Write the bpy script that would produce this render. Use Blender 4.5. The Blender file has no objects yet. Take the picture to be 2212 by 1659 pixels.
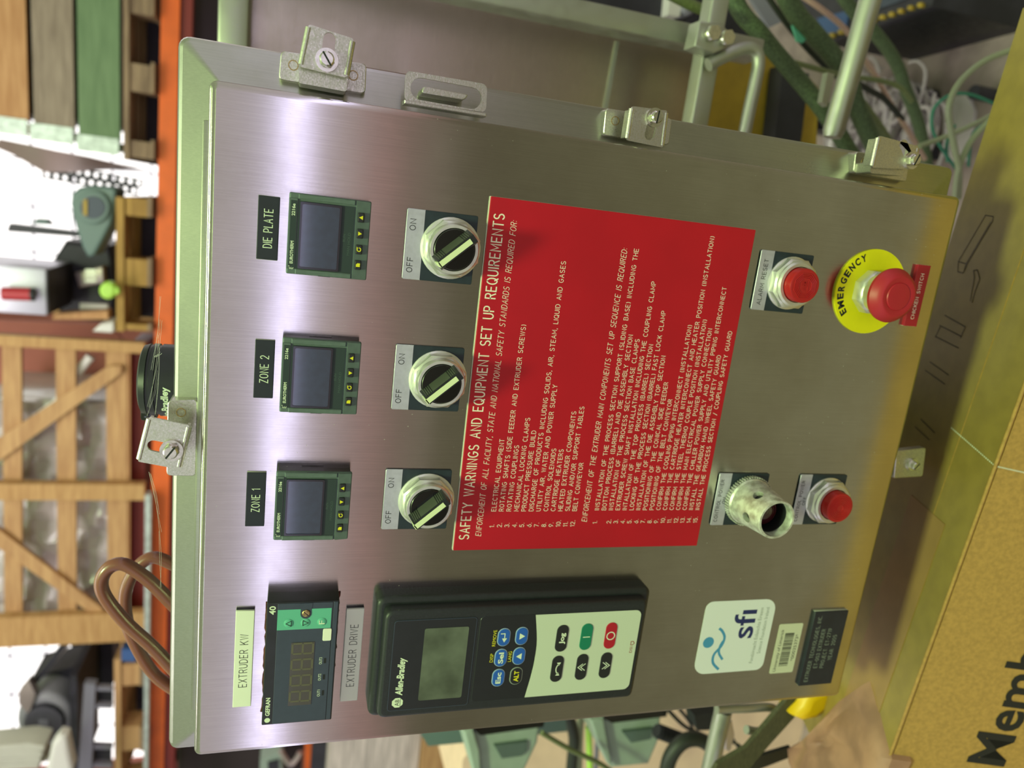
import bpy, bmesh, math, random
from mathutils import Vector, Matrix
S = bpy.context.scene
COL = S.collection
ZT = 1.55                       # height of the door's top edge above the floor
# ---------------------------------------------------------------- camera
FPX, IW, IH = 1574.51, 2212.0, 1659.0
CR = Vector((0.96819, 0.24568, 0.04742))      # picture-up axis of the turned camera
CD = Vector((0.11584, -0.27213, -0.95526))    # picture-right axis
CF = Vector((-0.22179, 0.93037, -0.29193))    # viewing direction
CP = Vector((0.39369, -0.47422, ZT - 0.04787))
cam = bpy.data.cameras.new('camera'); camo = bpy.data.objects.new('camera', cam); COL.objects.link(camo)
m = Matrix((CD, CR, -CF)).transposed().to_4x4(); m.translation = CP
camo.matrix_world = m
cam.sensor_fit = 'HORIZONTAL'; cam.sensor_width = 36.0; cam.lens = 36.0 * FPX / IW
cam.clip_start = 0.01; cam.clip_end = 100
cam.dof.use_dof = True; cam.dof.focus_distance = 0.475; cam.dof.aperture_fstop = 6.0
S.camera = camo
S.view_settings.view_transform = 'Standard'; S.view_settings.look = 'None'
S.view_settings.gamma = 1.0; S.view_settings.use_curve_mapping = False
S.view_settings.exposure = 0.3
S.cycles.max_bounces = 6; S.cycles.diffuse_bounces = 3; S.cycles.glossy_bounces = 4
S.cycles.transmission_bounces = 4; S.cycles.sample_clamp_indirect = 4.0
S.cycles.caustics_reflective = False; S.cycles.caustics_refractive = False
S.cycles.use_denoising = True
# ---------------------------------------------------------------- world: dim hall, pale lavender daylight from around the horizon
w = bpy.data.worlds.new('hall'); S.world = w; w.use_nodes = True
nt = w.node_tree; nt.nodes.clear()
wo = nt.nodes.new('ShaderNodeOutputWorld'); bg = nt.nodes.new('ShaderNodeBackground')
tc = nt.nodes.new('ShaderNodeTexCoord'); sp = nt.nodes.new('ShaderNodeSeparateXYZ')
mr = nt.nodes.new('ShaderNodeMapRange'); mr.inputs[1].default_value = -1; mr.inputs[2].default_value = 1
cr = nt.nodes.new('ShaderNodeValToRGB')
el = cr.color_ramp.elements
el[0].position = 0.0; el[0].color = (0.20, 0.18, 0.14, 1)
el[1].position = 1.0; el[1].color = (0.36, 0.46, 0.24, 1)
for p, c in ((0.41, (0.24, 0.22, 0.16)), (0.432, (0.26, 0.20, 0.16)), (0.446, (0.42, 0.27, 0.24)), (0.458, (0.42, 0.28, 0.26)), (0.466, (0.50, 0.41, 0.38)), (0.494, (0.56, 0.49, 0.485)),
             (0.499, (2.6, 2.5, 3.6)), (0.509, (2.6, 2.5, 3.6)), (0.515, (0.56, 0.525, 0.555)), (0.545, (0.60, 0.55, 0.56)), (0.585, (0.50, 0.50, 0.44)), (0.64, (0.42, 0.48, 0.32)), (0.72, (0.40, 0.48, 0.28)), (0.86, (0.34, 0.40, 0.24))):
    e = el.new(p); e.color = c + (1,)
nt.links.new(tc.outputs['Generated'], sp.inputs[0]); nt.links.new(sp.outputs[2], mr.inputs[0])
nt.links.new(mr.outputs[0], cr.inputs[0]); nt.links.new(cr.outputs[0], bg.inputs[0]); nt.links.new(bg.outputs[0], wo.inputs[0])
bg.inputs[1].default_value = 0.9
# ---------------------------------------------------------------- lamps
def area(name, loc, target, sx, sy, watts, col):
    l = bpy.data.lights.new(name, 'AREA'); l.shape = 'RECTANGLE'; l.size = sx; l.size_y = sy
    l.energy = watts; l.color = col
    o = bpy.data.objects.new(name, l); COL.objects.link(o); o.location = loc
    o.rotation_euler = (Vector(target) - Vector(loc)).to_track_quat('-Z', 'Y').to_euler()
    return o
area('hall_lamp', (0.22, -0.80, ZT + 1.55), (0.22, 0.0, ZT - 0.2), 0.30, 0.22, 32, (0.72, 1.0, 0.45))     # greenish high-bay lamp above the panel
area('overhead_lamp_row', (0.3, 0.9, ZT + 3.2), (0.3, 0.9, 0), 3.0, 0.8, 12, (0.50, 1.0, 0.20))
area('far_lamp', (0.35, -4.6, ZT + 1.95), (0.3, 0, ZT), 0.7, 0.6, 4.5, (0.60, 1.0, 0.28))
area('far_daylight_lamp', (-2.35, -4.6, ZT + 1.95), (0, 0, ZT), 0.5, 0.6, 3.6, (0.80, 0.90, 1.0))
area('rack_daylight', (-0.6, 0.4, ZT + 2.6), (-0.9, 3.2, ZT + 0.7), 3.0, 1.0, 60, (1.0, 0.93, 0.95))
# ---------------------------------------------------------------- helpers
def ray(x, y):
    a = (IH - y) - IH / 2; b = x - IW / 2
    return CR * (a / FPX) + CD * (b / FPX) + CF
def at(x, y, Y):                # point where a picture direction meets the upright plane at depth Y
    d = ray(x, y); return CP + d * ((Y - CP.y) / d.y)
def atz(x, y, z):               # ... meets the level plane at height z
    d = ray(x, y); return CP + d * ((z - CP.z) / d.z)
def pm(x, o, z): return Vector((x * .001, -o * .001, ZT + z * .001))
def inv(p): return (p.x * 1000, -p.y * 1000, (p.z - ZT) * 1000)
def lin(c): c /= 255.0; return c / 12.92 if c <= .04045 else ((c + .055) / 1.055) ** 2.4
def rgb(r, g, b): return (lin(r), lin(g), lin(b), 1)
def rrect(x0, z0, x1, z1, r, n=5):
    if x0 > x1: x0, x1 = x1, x0
    if z0 > z1: z0, z1 = z1, z0
    if not isinstance(r, (tuple, list)): r = (r,) * 4
    out = []
    for (cx, cz, a, rr) in ((x1 - r[0], z1 - r[0], 0, r[0]), (x0 + r[1], z1 - r[1], 90, r[1]), (x0 + r[2], z0 + r[2], 180, r[2]), (x1 - r[3], z0 + r[3], 270, r[3])):
        if rr <= 0: out.append((cx, cz)); continue
        for k in range(n + 1):
            t = math.radians(a + 90 * k / n); out.append((cx + rr * math.cos(t), cz + rr * math.sin(t)))
    return out
def circ(cx, cz, r, n=28, a0=0, rz=None):
    rz = r if rz is None else rz
    return [(cx + r * math.cos(math.radians(a0) + 2 * math.pi * k / n), cz + rz * math.sin(math.radians(a0) + 2 * math.pi * k / n)) for k in range(n)]
def inset(poly, d):
    n = len(poly); ar = sum(poly[i][0] * poly[(i + 1) % n][1] - poly[(i + 1) % n][0] * poly[i][1] for i in range(n))
    s = 1 if ar > 0 else -1; out = []
    for i in range(n):
        p, q, r = Vector(poly[i - 1]), Vector(poly[i]), Vector(poly[(i + 1) % n])
        a = (q - p).normalized() if (q - p).length > 1e-9 else Vector((0, 0)); b = (r - q).normalized() if (r - q).length > 1e-9 else a
        na = Vector((-a.y, a.x)) * s; nb = Vector((-b.y, b.x)) * s
        k = na + nb; L = k.length
        if L < 1e-6: out.append(tuple(q)); continue
        k /= L; c = max(.5, k.dot(na)); out.append(tuple(q + k * (d / c)))
    return out
def smooth(pts, n=5):
    P = [Vector(p) for p in pts]; out = []
    for i in range(len(P) - 1):
        a, b, c, d = P[max(i - 1, 0)], P[i], P[i + 1], P[min(i + 2, len(P) - 1)]
        for k in range(n):
            t = k / n
            out.append(.5 * ((2 * b) + (c - a) * t + (2 * a - 5 * b + 4 * c - d) * t * t + (3 * b - a - 3 * c + d) * t ** 3))
    out.append(P[-1]); return out
class MB:
    """collects shapes for ONE mesh. mm=True: points are (x, out of the panel, z) in millimetres of a local frame; else world metres"""
    def __init__(s, mm=True): s.bm = bmesh.new(); s.mm = mm
    def v(s, p): return s.bm.verts.new((p[0] * .001, -p[1] * .001, p[2] * .001) if s.mm else tuple(p))
    def face(s, vs):
        try: return s.bm.faces.new(vs)
        except ValueError: return None
    def loops(s, rings, cap0=True, cap1=True, closed=True):
        R = [[s.v(p) for p in r] for r in rings]; n = len(R[0])
        for a, b in zip(R, R[1:]):
            for i in range(n if closed else n - 1):
                j = (i + 1) % n; s.face((a[i], a[j], b[j], b[i]))
        if cap0: s.face(R[0][::-1])
        if cap1: s.face(R[-1])
        return s
    def prism(s, poly, o0, o1, bev=0, seg=3):
        rings = [[(x, o0, z) for x, z in poly]]
        if bev:
            for k in range(seg + 1):
                t = math.pi / 2 * k / seg; q = inset(poly, bev * (1 - math.cos(t)))
                rings.append([(x, o1 - bev + bev * math.sin(t), z) for x, z in q])
        else: rings.append([(x, o1, z) for x, z in poly])
        return s.loops(rings)
    def ring(s, outer, inner, o0, o1):      # frame: outer and inner outlines with equal counts
        n = len(outer)
        A = [s.v((x, o0, z)) for x, z in outer]; B = [s.v((x, o1, z)) for x, z in outer]
        a = [s.v((x, o0, z)) for x, z in inner]; b = [s.v((x, o1, z)) for x, z in inner]
        for i in range(n):
            j = (i + 1) % n
            s.face((A[i], A[j], B[j], B[i])); s.face((a[j], a[i], b[i], b[j])); s.face((B[i], B[j], b[j], b[i])); s.face((A[j], A[i], a[i], a[j]))
        return s
    def box(s, x0, x1, a0, a1, z0, z1, bev=0):
        P = [(x, y, z) for x in (x0, x1) for y in (a0, a1) for z in (z0, z1)]
        V = [s.v(p) for p in P]
        F = [s.face([V[i] for i in q]) for q in ((0, 1, 3, 2), (4, 6, 7, 5), (0, 4, 5, 1), (2, 3, 7, 6), (0, 2, 6, 4), (1, 5, 7, 3))]
        if bev:
            bmesh.ops.recalc_face_normals(s.bm, faces=[f for f in F if f])
            ed = {e for f in F for e in f.edges}
            bmesh.ops.bevel(s.bm, geom=list(ed), offset=bev * (.001 if s.mm else 1), segments=2, affect='EDGES', profile=.5)
        return s
    def hexa(s, a, b):                      # two quads of points joined
        return s.loops([a, b])
    def lathe(s, prof, cx=0, cz=0, n=32, caps=True):   # profile (r, out)
        rings = [[(cx + r * math.cos(2 * math.pi * k / n), o, cz + r * math.sin(2 * math.pi * k / n)) for k in range(n)] for r, o in prof]
        return s.loops(rings, caps, caps)
    def lathez(s, prof, cx=0, cy=0, n=32, caps=True):  # profile (r, z)
        return s.loops([[(cx + r * math.cos(2 * math.pi * k / n), cy + r * math.sin(2 * math.pi * k / n), z) for k in range(n)] for r, z in prof], caps, caps)
    def tube(s, pts, r, n=8, caps=True, flat=1.0):
        P = [Vector(p) for p in pts]; rings = []; up = None
        for i, p in enumerate(P):
            t = (P[min(i + 1, len(P) - 1)] - P[max(i - 1, 0)]).normalized()
            if up is None: up = t.orthogonal().normalized()
            up = (up - t * up.dot(t)); up = up.normalized() if up.length > 1e-6 else t.orthogonal().normalized()
            bi = t.cross(up); rr = r[i] if isinstance(r, (list, tuple)) else r
            rings.append([p + (up * math.cos(2 * math.pi * k / n) * flat + bi * math.sin(2 * math.pi * k / n)) * rr for k in range(n)])
        return s.loops(rings, caps, caps)
    def ribbon(s, pts, wd, o, caps=True):   # flat ink stroke on the plane out = o
        P = [Vector(p) for p in pts]; Q = [P[0]]
        for p in P[1:]:
            if (p - Q[-1]).length > 1e-4: Q.append(p)
        P = Q; h = wd / 2; n = len(P)
        if n < 2: return s
        if caps:
            P = [P[0] + (P[0] - P[1]).normalized() * h * .6] + P[1:-1] + [P[-1] + (P[-1] - P[-2]).normalized() * h * .6]
        L = []
        for i in range(n):
            a = (P[i] - P[i - 1]).normalized() if i else (P[1] - P[0]).normalized()
            b = (P[i + 1] - P[i]).normalized() if i < n - 1 else a
            t = a + b; t = t.normalized() if t.length > 1e-3 else a
            nn = Vector((-t.y, t.x)); k = h / max(.55, nn.dot(Vector((-a.y, a.x))))
            L.append((s.v((P[i].x + nn.x * k, o, P[i].y + nn.y * k)), s.v((P[i].x - nn.x * k, o, P[i].y - nn.y * k))))
        for (a, b), (c, d) in zip(L, L[1:]): s.face((a, b, d, c))
        return s
    def flat(s, poly, o): s.face([s.v((x, o, z)) for x, z in poly]); return s
def obj(name, mb, mat, parent=None, label=None, kind=None, smoothed=True, loc=None, ang=38):
    bm = mb.bm; bmesh.ops.recalc_face_normals(bm, faces=bm.faces)
    me = bpy.data.meshes.new(name); bm.to_mesh(me); bm.free()
    if smoothed:
        me.set_sharp_from_angle(angle=math.radians(ang)); me.polygons.foreach_set('use_smooth', [len(p.vertices) <= 4 for p in me.polygons])
    me.materials.append(mat)
    o = bpy.data.objects.new(name, me); COL.objects.link(o)
    if parent: o.parent = parent
    if label: o['label'] = label
    if kind: o['kind'] = kind
    if loc is not None: o.location = loc
    return o
def thing(name, label, cat, loc=(0, 0, 0), group=None):
    o = bpy.data.objects.new(name, None); COL.objects.link(o); o.location = loc; o.empty_display_size = .02
    o['label'] = label; o['category'] = cat
    if group: o['group'] = group
    return o
def tag(o, label, cat, group=None, kind=None):
    o['label'] = label; o['category'] = cat
    if group: o['group'] = group
    if kind: o['kind'] = kind
    return o
# ---------------------------------------------------------------- lettering
def A_(cx, cy, rx, ry, a0, a1, n=9): return [(cx + rx * math.cos(math.radians(a0 + (a1 - a0) * k / n)), cy + ry * math.sin(math.radians(a0 + (a1 - a0) * k / n))) for k in range(n + 1)]
G = {  # engraver's single-stroke letters: (advance, strokes), capital height 6
 'A': (4.4, [[(0, 0), (2.2, 6), (4.4, 0)], [(.75, 2), (3.65, 2)]]),
 'B': (3.8, [[(0, 3.2)] + [(2.2, 3.2)] + A_(2.2, 4.6, 1.4, 1.4, -90, 90) + [(0, 6), (0, 0), (2.2, 0)] + A_(2.2, 1.6, 1.6, 1.6, -90, 90) ]),
 'C': (4.2, [A_(2.3, 3, 2.3, 3, 48, 312, 14)]),
 'D': (4.1, [[(0, 0), (0, 6), (1.6, 6)] + A_(1.6, 3, 2.5, 3, 90, -90, 12) + [(0, 0)]]),
 'E': (3.5, [[(3.5, 6), (0, 6), (0, 0), (3.5, 0)], [(0, 3.1), (3, 3.1)]]),
 'F': (3.3, [[(3.4, 6), (0, 6), (0, 0)], [(0, 3.1), (2.9, 3.1)]]),
 'G': (4.5, [A_(2.3, 3, 2.3, 3, 48, 345, 14) + [(4.5, 2.8), (2.7, 2.8)]]),
 'H': (4, [[(0, 0), (0, 6)], [(4, 0), (4, 6)], [(0, 3.1), (4, 3.1)]]),
 'I': (.2, [[(.1, 0), (.1, 6)]]),
 'J': (3, [[(3, 6), (3, 1.6)] + A_(1.5, 1.6, 1.5, 1.6, 0, -170)]),
 'K': (3.9, [[(0, 0), (0, 6)], [(3.7, 6), (0, 2.2)], [(1.4, 3.6), (3.9, 0)]]),
 'L': (3.2, [[(0, 6), (0, 0), (3.2, 0)]]),
 'M': (4.8, [[(0, 0), (0, 6), (2.4, 1.6), (4.8, 6), (4.8, 0)]]),
 'N': (4.1, [[(0, 0), (0, 6), (4.1, 0), (4.1, 6)]]),
 'O': (4.6, [A_(2.3, 3, 2.3, 3, 90, 450, 18)]),
 'P': (3.7, [[(0, 0), (0, 6), (2.1, 6)] + A_(2.1, 4.4, 1.6, 1.6, 90, -90) + [(0, 2.8)]]),
 'Q': (4.6, [A_(2.3, 3, 2.3, 3, 90, 450, 18), [(2.8, 1.5), (4.5, -.4)]]),
 'R': (3.8, [[(0, 0), (0, 6), (2.1, 6)] + A_(2.1, 4.5, 1.5, 1.5, 90, -90) + [(0, 3)], [(2, 3), (3.8, 0)]]),
 'S': (3.8, [A_(1.9, 4.5, 1.7, 1.5, 35, 270, 9) + A_(1.9, 1.5, 1.9, 1.5, 90, -150, 9)]),
 'T': (4, [[(0, 6), (4, 6)], [(2, 6), (2, 0)]]),
 'U': (4, [[(0, 6), (0, 2)] + A_(2, 2, 2, 2, 180, 360) + [(4, 6)]]),
 'V': (4.2, [[(0, 6), (2.1, 0), (4.2, 6)]]),
 'W': (6, [[(0, 6), (1.5, 0), (3, 6), (4.5, 0), (6, 6)]]),
 'X': (4, [[(0, 0), (4, 6)], [(0, 6), (4, 0)]]),
 'Y': (4.2, [[(0, 6), (2.1, 3), (4.2, 6)], [(2.1, 3), (2.1, 0)]]),
 'Z': (3.8, [[(0, 6), (3.8, 6), (0, 0), (3.8, 0)]]),
 '0': (3.8, [A_(1.9, 3, 1.9, 3, 90, 450, 16)]), '1': (1.4, [[(0, 4.8), (1.3, 6), (1.3, 0)]]),
 '2': (3.7, [A_(1.85, 4.3, 1.75, 1.7, 165, -35, 9) + [(0, 0), (3.7, 0)]]),
 '3': (3.6, [A_(1.7, 4.5, 1.6, 1.5, 150, -90, 9) + A_(1.7, 1.5, 1.9, 1.5, 90, -150, 9)]),
 '4': (3.9, [[(2.9, 0), (2.9, 6), (0, 1.7), (3.9, 1.7)]]),
 '5': (3.6, [[(3.3, 6), (.5, 6), (.2, 3.2)] + A_(1.7, 1.9, 1.9, 1.9, 125, -150, 10)]),
 '6': (3.7, [[(2.9, 6), (.4, 3)] + A_(1.85, 1.9, 1.85, 1.9, 145, -215, 14)]),
 '7': (3.6, [[(0, 6), (3.6, 6), (1.2, 0)]]),
 '8': (3.6, [A_(1.8, 4.5, 1.5, 1.5, 90, 450, 12), A_(1.8, 1.5, 1.8, 1.5, 90, 450, 12)]),
 '9': (3.7, [[(.8, 0), (3.3, 3)] + A_(1.85, 4.1, 1.85, 1.9, -35, 325, 14)]),
 '.': (.3, [[(0, 0), (.25, .25)]]), ',': (.5, [[(.4, .3), (0, -.9)]]), ':': (.3, [[(0, .6), (.2, .8)], [(0, 3.6), (.2, 3.8)]]),
 '-': (2.2, [[(0, 2.8), (2.2, 2.8)]]), '/': (3.2, [[(0, -.5), (3.2, 6.3)]]),
 '(': (1.2, [A_(2.2, 2.8, 2.2, 4, 130, 230, 6)]), ')': (1.2, [A_(-1, 2.8, 2.2, 4, 50, -50, 6)]), ' ': (2.6, []), '*': (2, [[(0, 4), (2, 6)], [(0, 6), (2, 4)]]),
}
def engrave(mb, s, x0, x1, zb, cap, o, wd, slant=0.0, gap=2.0):
    tot = sum(G[c][0] for c in s) + gap * (len(s) - 1); kx = (x1 - x0) / tot; kz = cap / 6; x = x0
    for c in s:
        ad, st = G[c]
        for i_, p in enumerate(st): mb.ribbon([(x + px * kx + slant * pz * kz, zb + pz * kz) for px, pz in p], wd, o + .02 * i_)
        x += (ad + gap) * kx
    return mb
_cap = {}
def _font(s, bold, shear=0):
    cu = bpy.data.curves.new('t', 'FONT'); cu.body = s; cu.size = 1; cu.offset = bold; cu.resolution_u = 3; cu.shear = shear
    t = bpy.data.objects.new('t', cu); COL.objects.link(t)
    me = bpy.data.meshes.new_from_object(t.evaluated_get(bpy.context.evaluated_depsgraph_get()))
    vs = [v.co.copy() for v in me.vertices]; fs = [tuple(p.vertices) for p in me.polygons]
    bpy.data.objects.remove(t); bpy.data.curves.remove(cu); bpy.data.meshes.remove(me); return vs, fs
def printed(mb, s, x0, x1, zb, cap, o, bold=0.0, shear=0.0, fn=None):
    if bold not in _cap: _cap[bold] = max(v.y for v in _font('H', bold)[0]) - bold
    vs, fs = _font(s, bold, shear); a = min(v.x for v in vs); b = max(v.x for v in vs)
    kx = (x1 - x0) / (b - a); kz = cap / _cap[bold]
    fn = fn or (lambda x, z: (x, o, z))
    V = [mb.v(fn(x0 + (v.x - a) * kx, zb + v.y * kz)) for v in vs]
    for f in fs: mb.face([V[i] for i in f])
    return mb
# ---------------------------------------------------------------- materials
def M(name, col, rough=.5, metal=0.0, var=.0, scale=30.0, bump=0.0, spec=.5, stretch=(1, 1, 1), col2=None, rvar=0.0, coat=0.0, aniso=0.0, emit=None, trans=0.0, alpha=1.0, detail=3.0):
    ma = bpy.data.materials.new(name); ma.use_nodes = True; n = ma.node_tree.nodes; l = ma.node_tree.links
    b = n['Principled BSDF']; b.inputs['Base Color'].default_value = col; b.inputs['Roughness'].default_value = rough
    b.inputs['Metallic'].default_value = metal; b.inputs['Specular IOR Level'].default_value = spec
    b.inputs['Coat Weight'].default_value = coat; b.inputs['Coat Roughness'].default_value = .08
    if trans: b.inputs['Transmission Weight'].default_value = trans
    if alpha < 1: b.inputs['Alpha'].default_value = alpha
    if aniso:
        b.inputs['Anisotropic'].default_value = aniso
        tg = n.new('ShaderNodeTangent'); tg.direction_type = 'RADIAL'; tg.axis = 'Z'; l.new(tg.outputs[0], b.inputs['Tangent'])
    if emit: b.inputs['Emission Color'].default_value = emit[0]; b.inputs['Emission Strength'].default_value = emit[1]
    if var or bump or col2 or rvar:
        t = n.new('ShaderNodeTexCoord'); mp = n.new('ShaderNodeMapping'); mp.inputs['Scale'].default_value = stretch
        no = n.new('ShaderNodeTexNoise'); no.inputs['Scale'].default_value = scale; no.inputs['Detail'].default_value = detail
        l.new(t.outputs['Object'], mp.inputs[0]); l.new(mp.outputs[0], no.inputs['Vector'])
        if var or col2:
            r = n.new('ShaderNodeMix'); r.data_type = 'RGBA'
            c2 = col2 or tuple(max(0, c * (1 - var)) for c in col[:3]) + (1,)
            c1 = col if col2 else tuple(min(1, c * (1 + var)) for c in col[:3]) + (1,)
            r.inputs[6].default_value = c1; r.inputs[7].default_value = c2
            k = n.new('ShaderNodeMapRange'); k.inputs[1].default_value = .35; k.inputs[2].default_value = .65
            l.new(no.outputs[0], k.inputs[0]); l.new(k.outputs[0], r.inputs[0]); l.new(r.outputs[2], b.inputs['Base Color'])
        if rvar:
            k = n.new('ShaderNodeMapRange'); k.inputs[1].default_value = .3; k.inputs[2].default_value = .7
            k.inputs[3].default_value = max(.02, rough - rvar); k.inputs[4].default_value = rough + rvar
            l.new(no.outputs[0], k.inputs[0]); l.new(k.outputs[0], b.inputs['Roughness'])
        if bump:
            u = n.new('ShaderNodeBump'); u.inputs['Strength'].default_value = bump; u.inputs['Distance'].default_value = .002
            l.new(no.outputs[0], u.inputs['Height']); l.new(u.outputs[0], b.inputs['Normal'])
    return ma
def brushed(name, col, rough, grain, streak=(420, 420, 6), aniso=.6, dirt=.12, speck=.55):
    """stainless sheet: fine grain along one axis, faint dull smears"""
    ma = M(name, col, rough, 1.0, aniso=aniso); n = ma.node_tree.nodes; l = ma.node_tree.links; b = n['Principled BSDF']
    t = n.new('ShaderNodeTexCoord'); mp = n.new('ShaderNodeMapping'); mp.inputs['Scale'].default_value = streak
    g = n.new('ShaderNodeTexNoise'); g.inputs['Scale'].default_value = 4.0; g.inputs['Detail'].default_value = 2.0
    l.new(t.outputs['Object'], mp.inputs[0]); l.new(mp.outputs[0], g.inputs['Vector'])
    u = n.new('ShaderNodeBump'); u.inputs['Strength'].default_value = grain; u.inputs['Distance'].default_value = .0004
    l.new(g.outputs[0], u.inputs['Height']); l.new(u.outputs[0], b.inputs['Normal'])
    d = n.new('ShaderNodeTexNoise'); d.inputs['Scale'].default_value = 9.0; d.inputs['Detail'].default_value = 6.0; d.inputs['Roughness'].default_value = .65
    l.new(t.outputs['Object'], d.inputs['Vector'])
    k = n.new('ShaderNodeMapRange'); k.inputs[1].default_value = .35; k.inputs[2].default_value = .72; k.inputs[3].default_value = rough; k.inputs[4].default_value = rough + dirt
    l.new(d.outputs[0], k.inputs[0]); l.new(k.outputs[0], b.inputs['Roughness'])
    x = n.new('ShaderNodeMix'); x.data_type = 'RGBA'; x.inputs[6].default_value = col; x.inputs[7].default_value = (col[0] * .80, col[1] * .78, col[2] * .74, 1)
    k2 = n.new('ShaderNodeMapRange'); k2.inputs[1].default_value = .4; k2.inputs[2].default_value = .75
    l.new(d.outputs[0], k2.inputs[0]); l.new(k2.outputs[0], x.inputs[0])
    gs = n.new('ShaderNodeMapRange'); gs.inputs[1].default_value = .3; gs.inputs[2].default_value = .7; gs.inputs[3].default_value = .94; gs.inputs[4].default_value = 1.04
    l.new(g.outputs[0], gs.inputs[0]); mu_ = n.new('ShaderNodeVectorMath'); mu_.operation = 'SCALE'; l.new(x.outputs[2], mu_.inputs[0]); l.new(gs.outputs[0], mu_.inputs['Scale'])
    # pale dust specks, thicker in loose patches
    vo = n.new('ShaderNodeTexVoronoi'); vo.inputs['Scale'].default_value = 210.0; l.new(t.outputs['Object'], vo.inputs['Vector'])
    pn = n.new('ShaderNodeTexNoise'); pn.inputs['Scale'].default_value = 7.0; l.new(t.outputs['Object'], pn.inputs['Vector'])
    th = n.new('ShaderNodeMapRange'); th.inputs[1].default_value = .42; th.inputs[2].default_value = .75; th.inputs[3].default_value = .0; th.inputs[4].default_value = .17; l.new(pn.outputs[0], th.inputs[0])
    rn = n.new('ShaderNodeSeparateColor'); l.new(vo.outputs['Color'], rn.inputs[0]); ml = n.new('ShaderNodeMath'); ml.operation = 'MULTIPLY'; l.new(rn.outputs[0], ml.inputs[0]); l.new(th.outputs[0], ml.inputs[1])
    lt = n.new('ShaderNodeMath'); lt.operation = 'LESS_THAN'; l.new(vo.outputs['Distance'], lt.inputs[0]); l.new(ml.outputs[0], lt.inputs[1])
    fa = n.new('ShaderNodeMath'); fa.operation = 'MULTIPLY'; fa.inputs[1].default_value = speck; l.new(lt.outputs[0], fa.inputs[0])
    y = n.new('ShaderNodeMix'); y.data_type = 'RGBA'; y.inputs[7].default_value = (.52, .50, .44, 1); l.new(fa.outputs[0], y.inputs[0]); l.new(mu_.outputs[0], y.inputs[6]); l.new(y.outputs[2], b.inputs['Base Color'])
    iv = n.new('ShaderNodeMath'); iv.operation = 'SUBTRACT'; iv.inputs[0].default_value = 1.0; l.new(fa.outputs[0], iv.inputs[1]); l.new(iv.outputs[0], b.inputs['Metallic'])
    return ma
STEEL = brushed('brushed_steel', (.56, .53, .50, 1), .13, .06, aniso=.85, dirt=.08)
STEELB = brushed('body_steel', (.50, .50, .45, 1), .27, .06, aniso=.2)
SHEET = brushed('cabinet_steel', (.54, .47, .41, 1), .30, .2, streak=(6, 6, 300))
TUBE = M('tube_steel', (.42, .42, .37, 1), .46, .8, rvar=.08, scale=60)
ZINC = M('zinc_plate', (.62, .60, .54, 1), .36, 1.0, var=.12, scale=900, bump=.07, rvar=.1)
SCREW = M('bright_screw', (.72, .70, .62, 1), .22, 1.0, var=.1, scale=300)
CHROME = M('nickel_collar', (.78, .77, .72, 1), .40, .85, rvar=.08, scale=200)
ALU = M('painted_guard', (.50, .49, .42, 1), .45, .5, col2=(.82, .84, .76, 1), scale=190, rvar=.1, detail=5)
BLK = M('black_plastic', rgb(30, 32, 36), .38, var=.15, scale=80, rvar=.06)
BLKG = M('gloss_black', rgb(14, 15, 16), .16, coat=.3)
HMI = M('keypad_black', rgb(34, 37, 40), .45, var=.12, scale=500, bump=.08)
GRN = M('bezel_green', rgb(94, 108, 106), .5, var=.06, scale=300, spec=.25)
GRND = M('fascia_green', rgb(48, 60, 60), .4, spec=.3)
SCRN = M('display_glass', rgb(36, 50, 76), .07, coat=.7, var=.10, scale=220, spec=.6)
SMOKE = M('olive_window', rgb(62, 58, 42), .25, coat=.3)
SEG = M('segment_olive', rgb(92, 88, 66), .4)
LCD = M('lcd_grey', rgb(92, 98, 88), .12, coat=.5, var=.35, scale=38)
SLATE = M('slate_face', rgb(56, 64, 82), .45, var=.05, scale=200)
MINT = M('mint_field', rgb(94, 178, 152), .5)
BLUE = M('key_blue', rgb(34, 92, 184), .4); KGRN = M('key_green', rgb(14, 122, 92), .4); KRED = M('key_red', rgb(178, 24, 42), .4); KBLK = M('key_black', rgb(30, 32, 33), .45)
WHT = M('label_white', rgb(232, 234, 216), .45, var=.02, scale=40); GRY = M('label_grey', rgb(238, 236, 234), .4)
PLB = M('label_black', rgb(30, 34, 46), .5, var=.12, scale=120); CORE = M('label_core_white', rgb(220, 225, 205), .5)
SILV = M('legend_silver', (.58, .56, .66, 1), .42, .55, var=.05, scale=300); TEAL = M('legend_teal', rgb(36, 48, 58), .4, var=.12, scale=150)
GRIP = M('lit_grip_face', rgb(72, 76, 66), .4)  # lever's upper side made paler, its lamplit tone put into the colour
RED = M('sign_red', rgb(184, 16, 34), .34, var=.05, scale=20); CREAM = M('engraved_cream', rgb(244, 232, 212), .6)
BTN = M('button_red', rgb(176, 30, 32), .36); MUSH = M('mushroom_red', rgb(176, 32, 46), .45); LENS = M('lens_dark_red', rgb(70, 10, 24), .18, coat=.4)
CHICK = M('plate_maroon', rgb(166, 26, 44), .4); YEL = M('ring_yellow', rgb(236, 228, 12), .45, var=.04, scale=60)
INK = M('black_ink', rgb(22, 24, 25), .6); INKW = M('white_ink', rgb(222, 232, 206), .55); INKY = M('yellow_ink', rgb(226, 216, 30), .55); INKG = M('faint_ink', rgb(66, 84, 78), .6)
NAVY = M('navy_ink', rgb(32, 42, 98), .5); SKY = M('sky_ink', rgb(70, 146, 190), .5); INKGR = M('grey_ink', rgb(142, 152, 140), .6); INKR = M('red_ink', rgb(160, 70, 60), .6)
STICK = M('sticker_white', rgb(226, 230, 228), .4); PALEP = M('pale_panel', rgb(202, 210, 188), .45); PAPERL = M('barcode_paper', rgb(206, 208, 180), .55)
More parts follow.
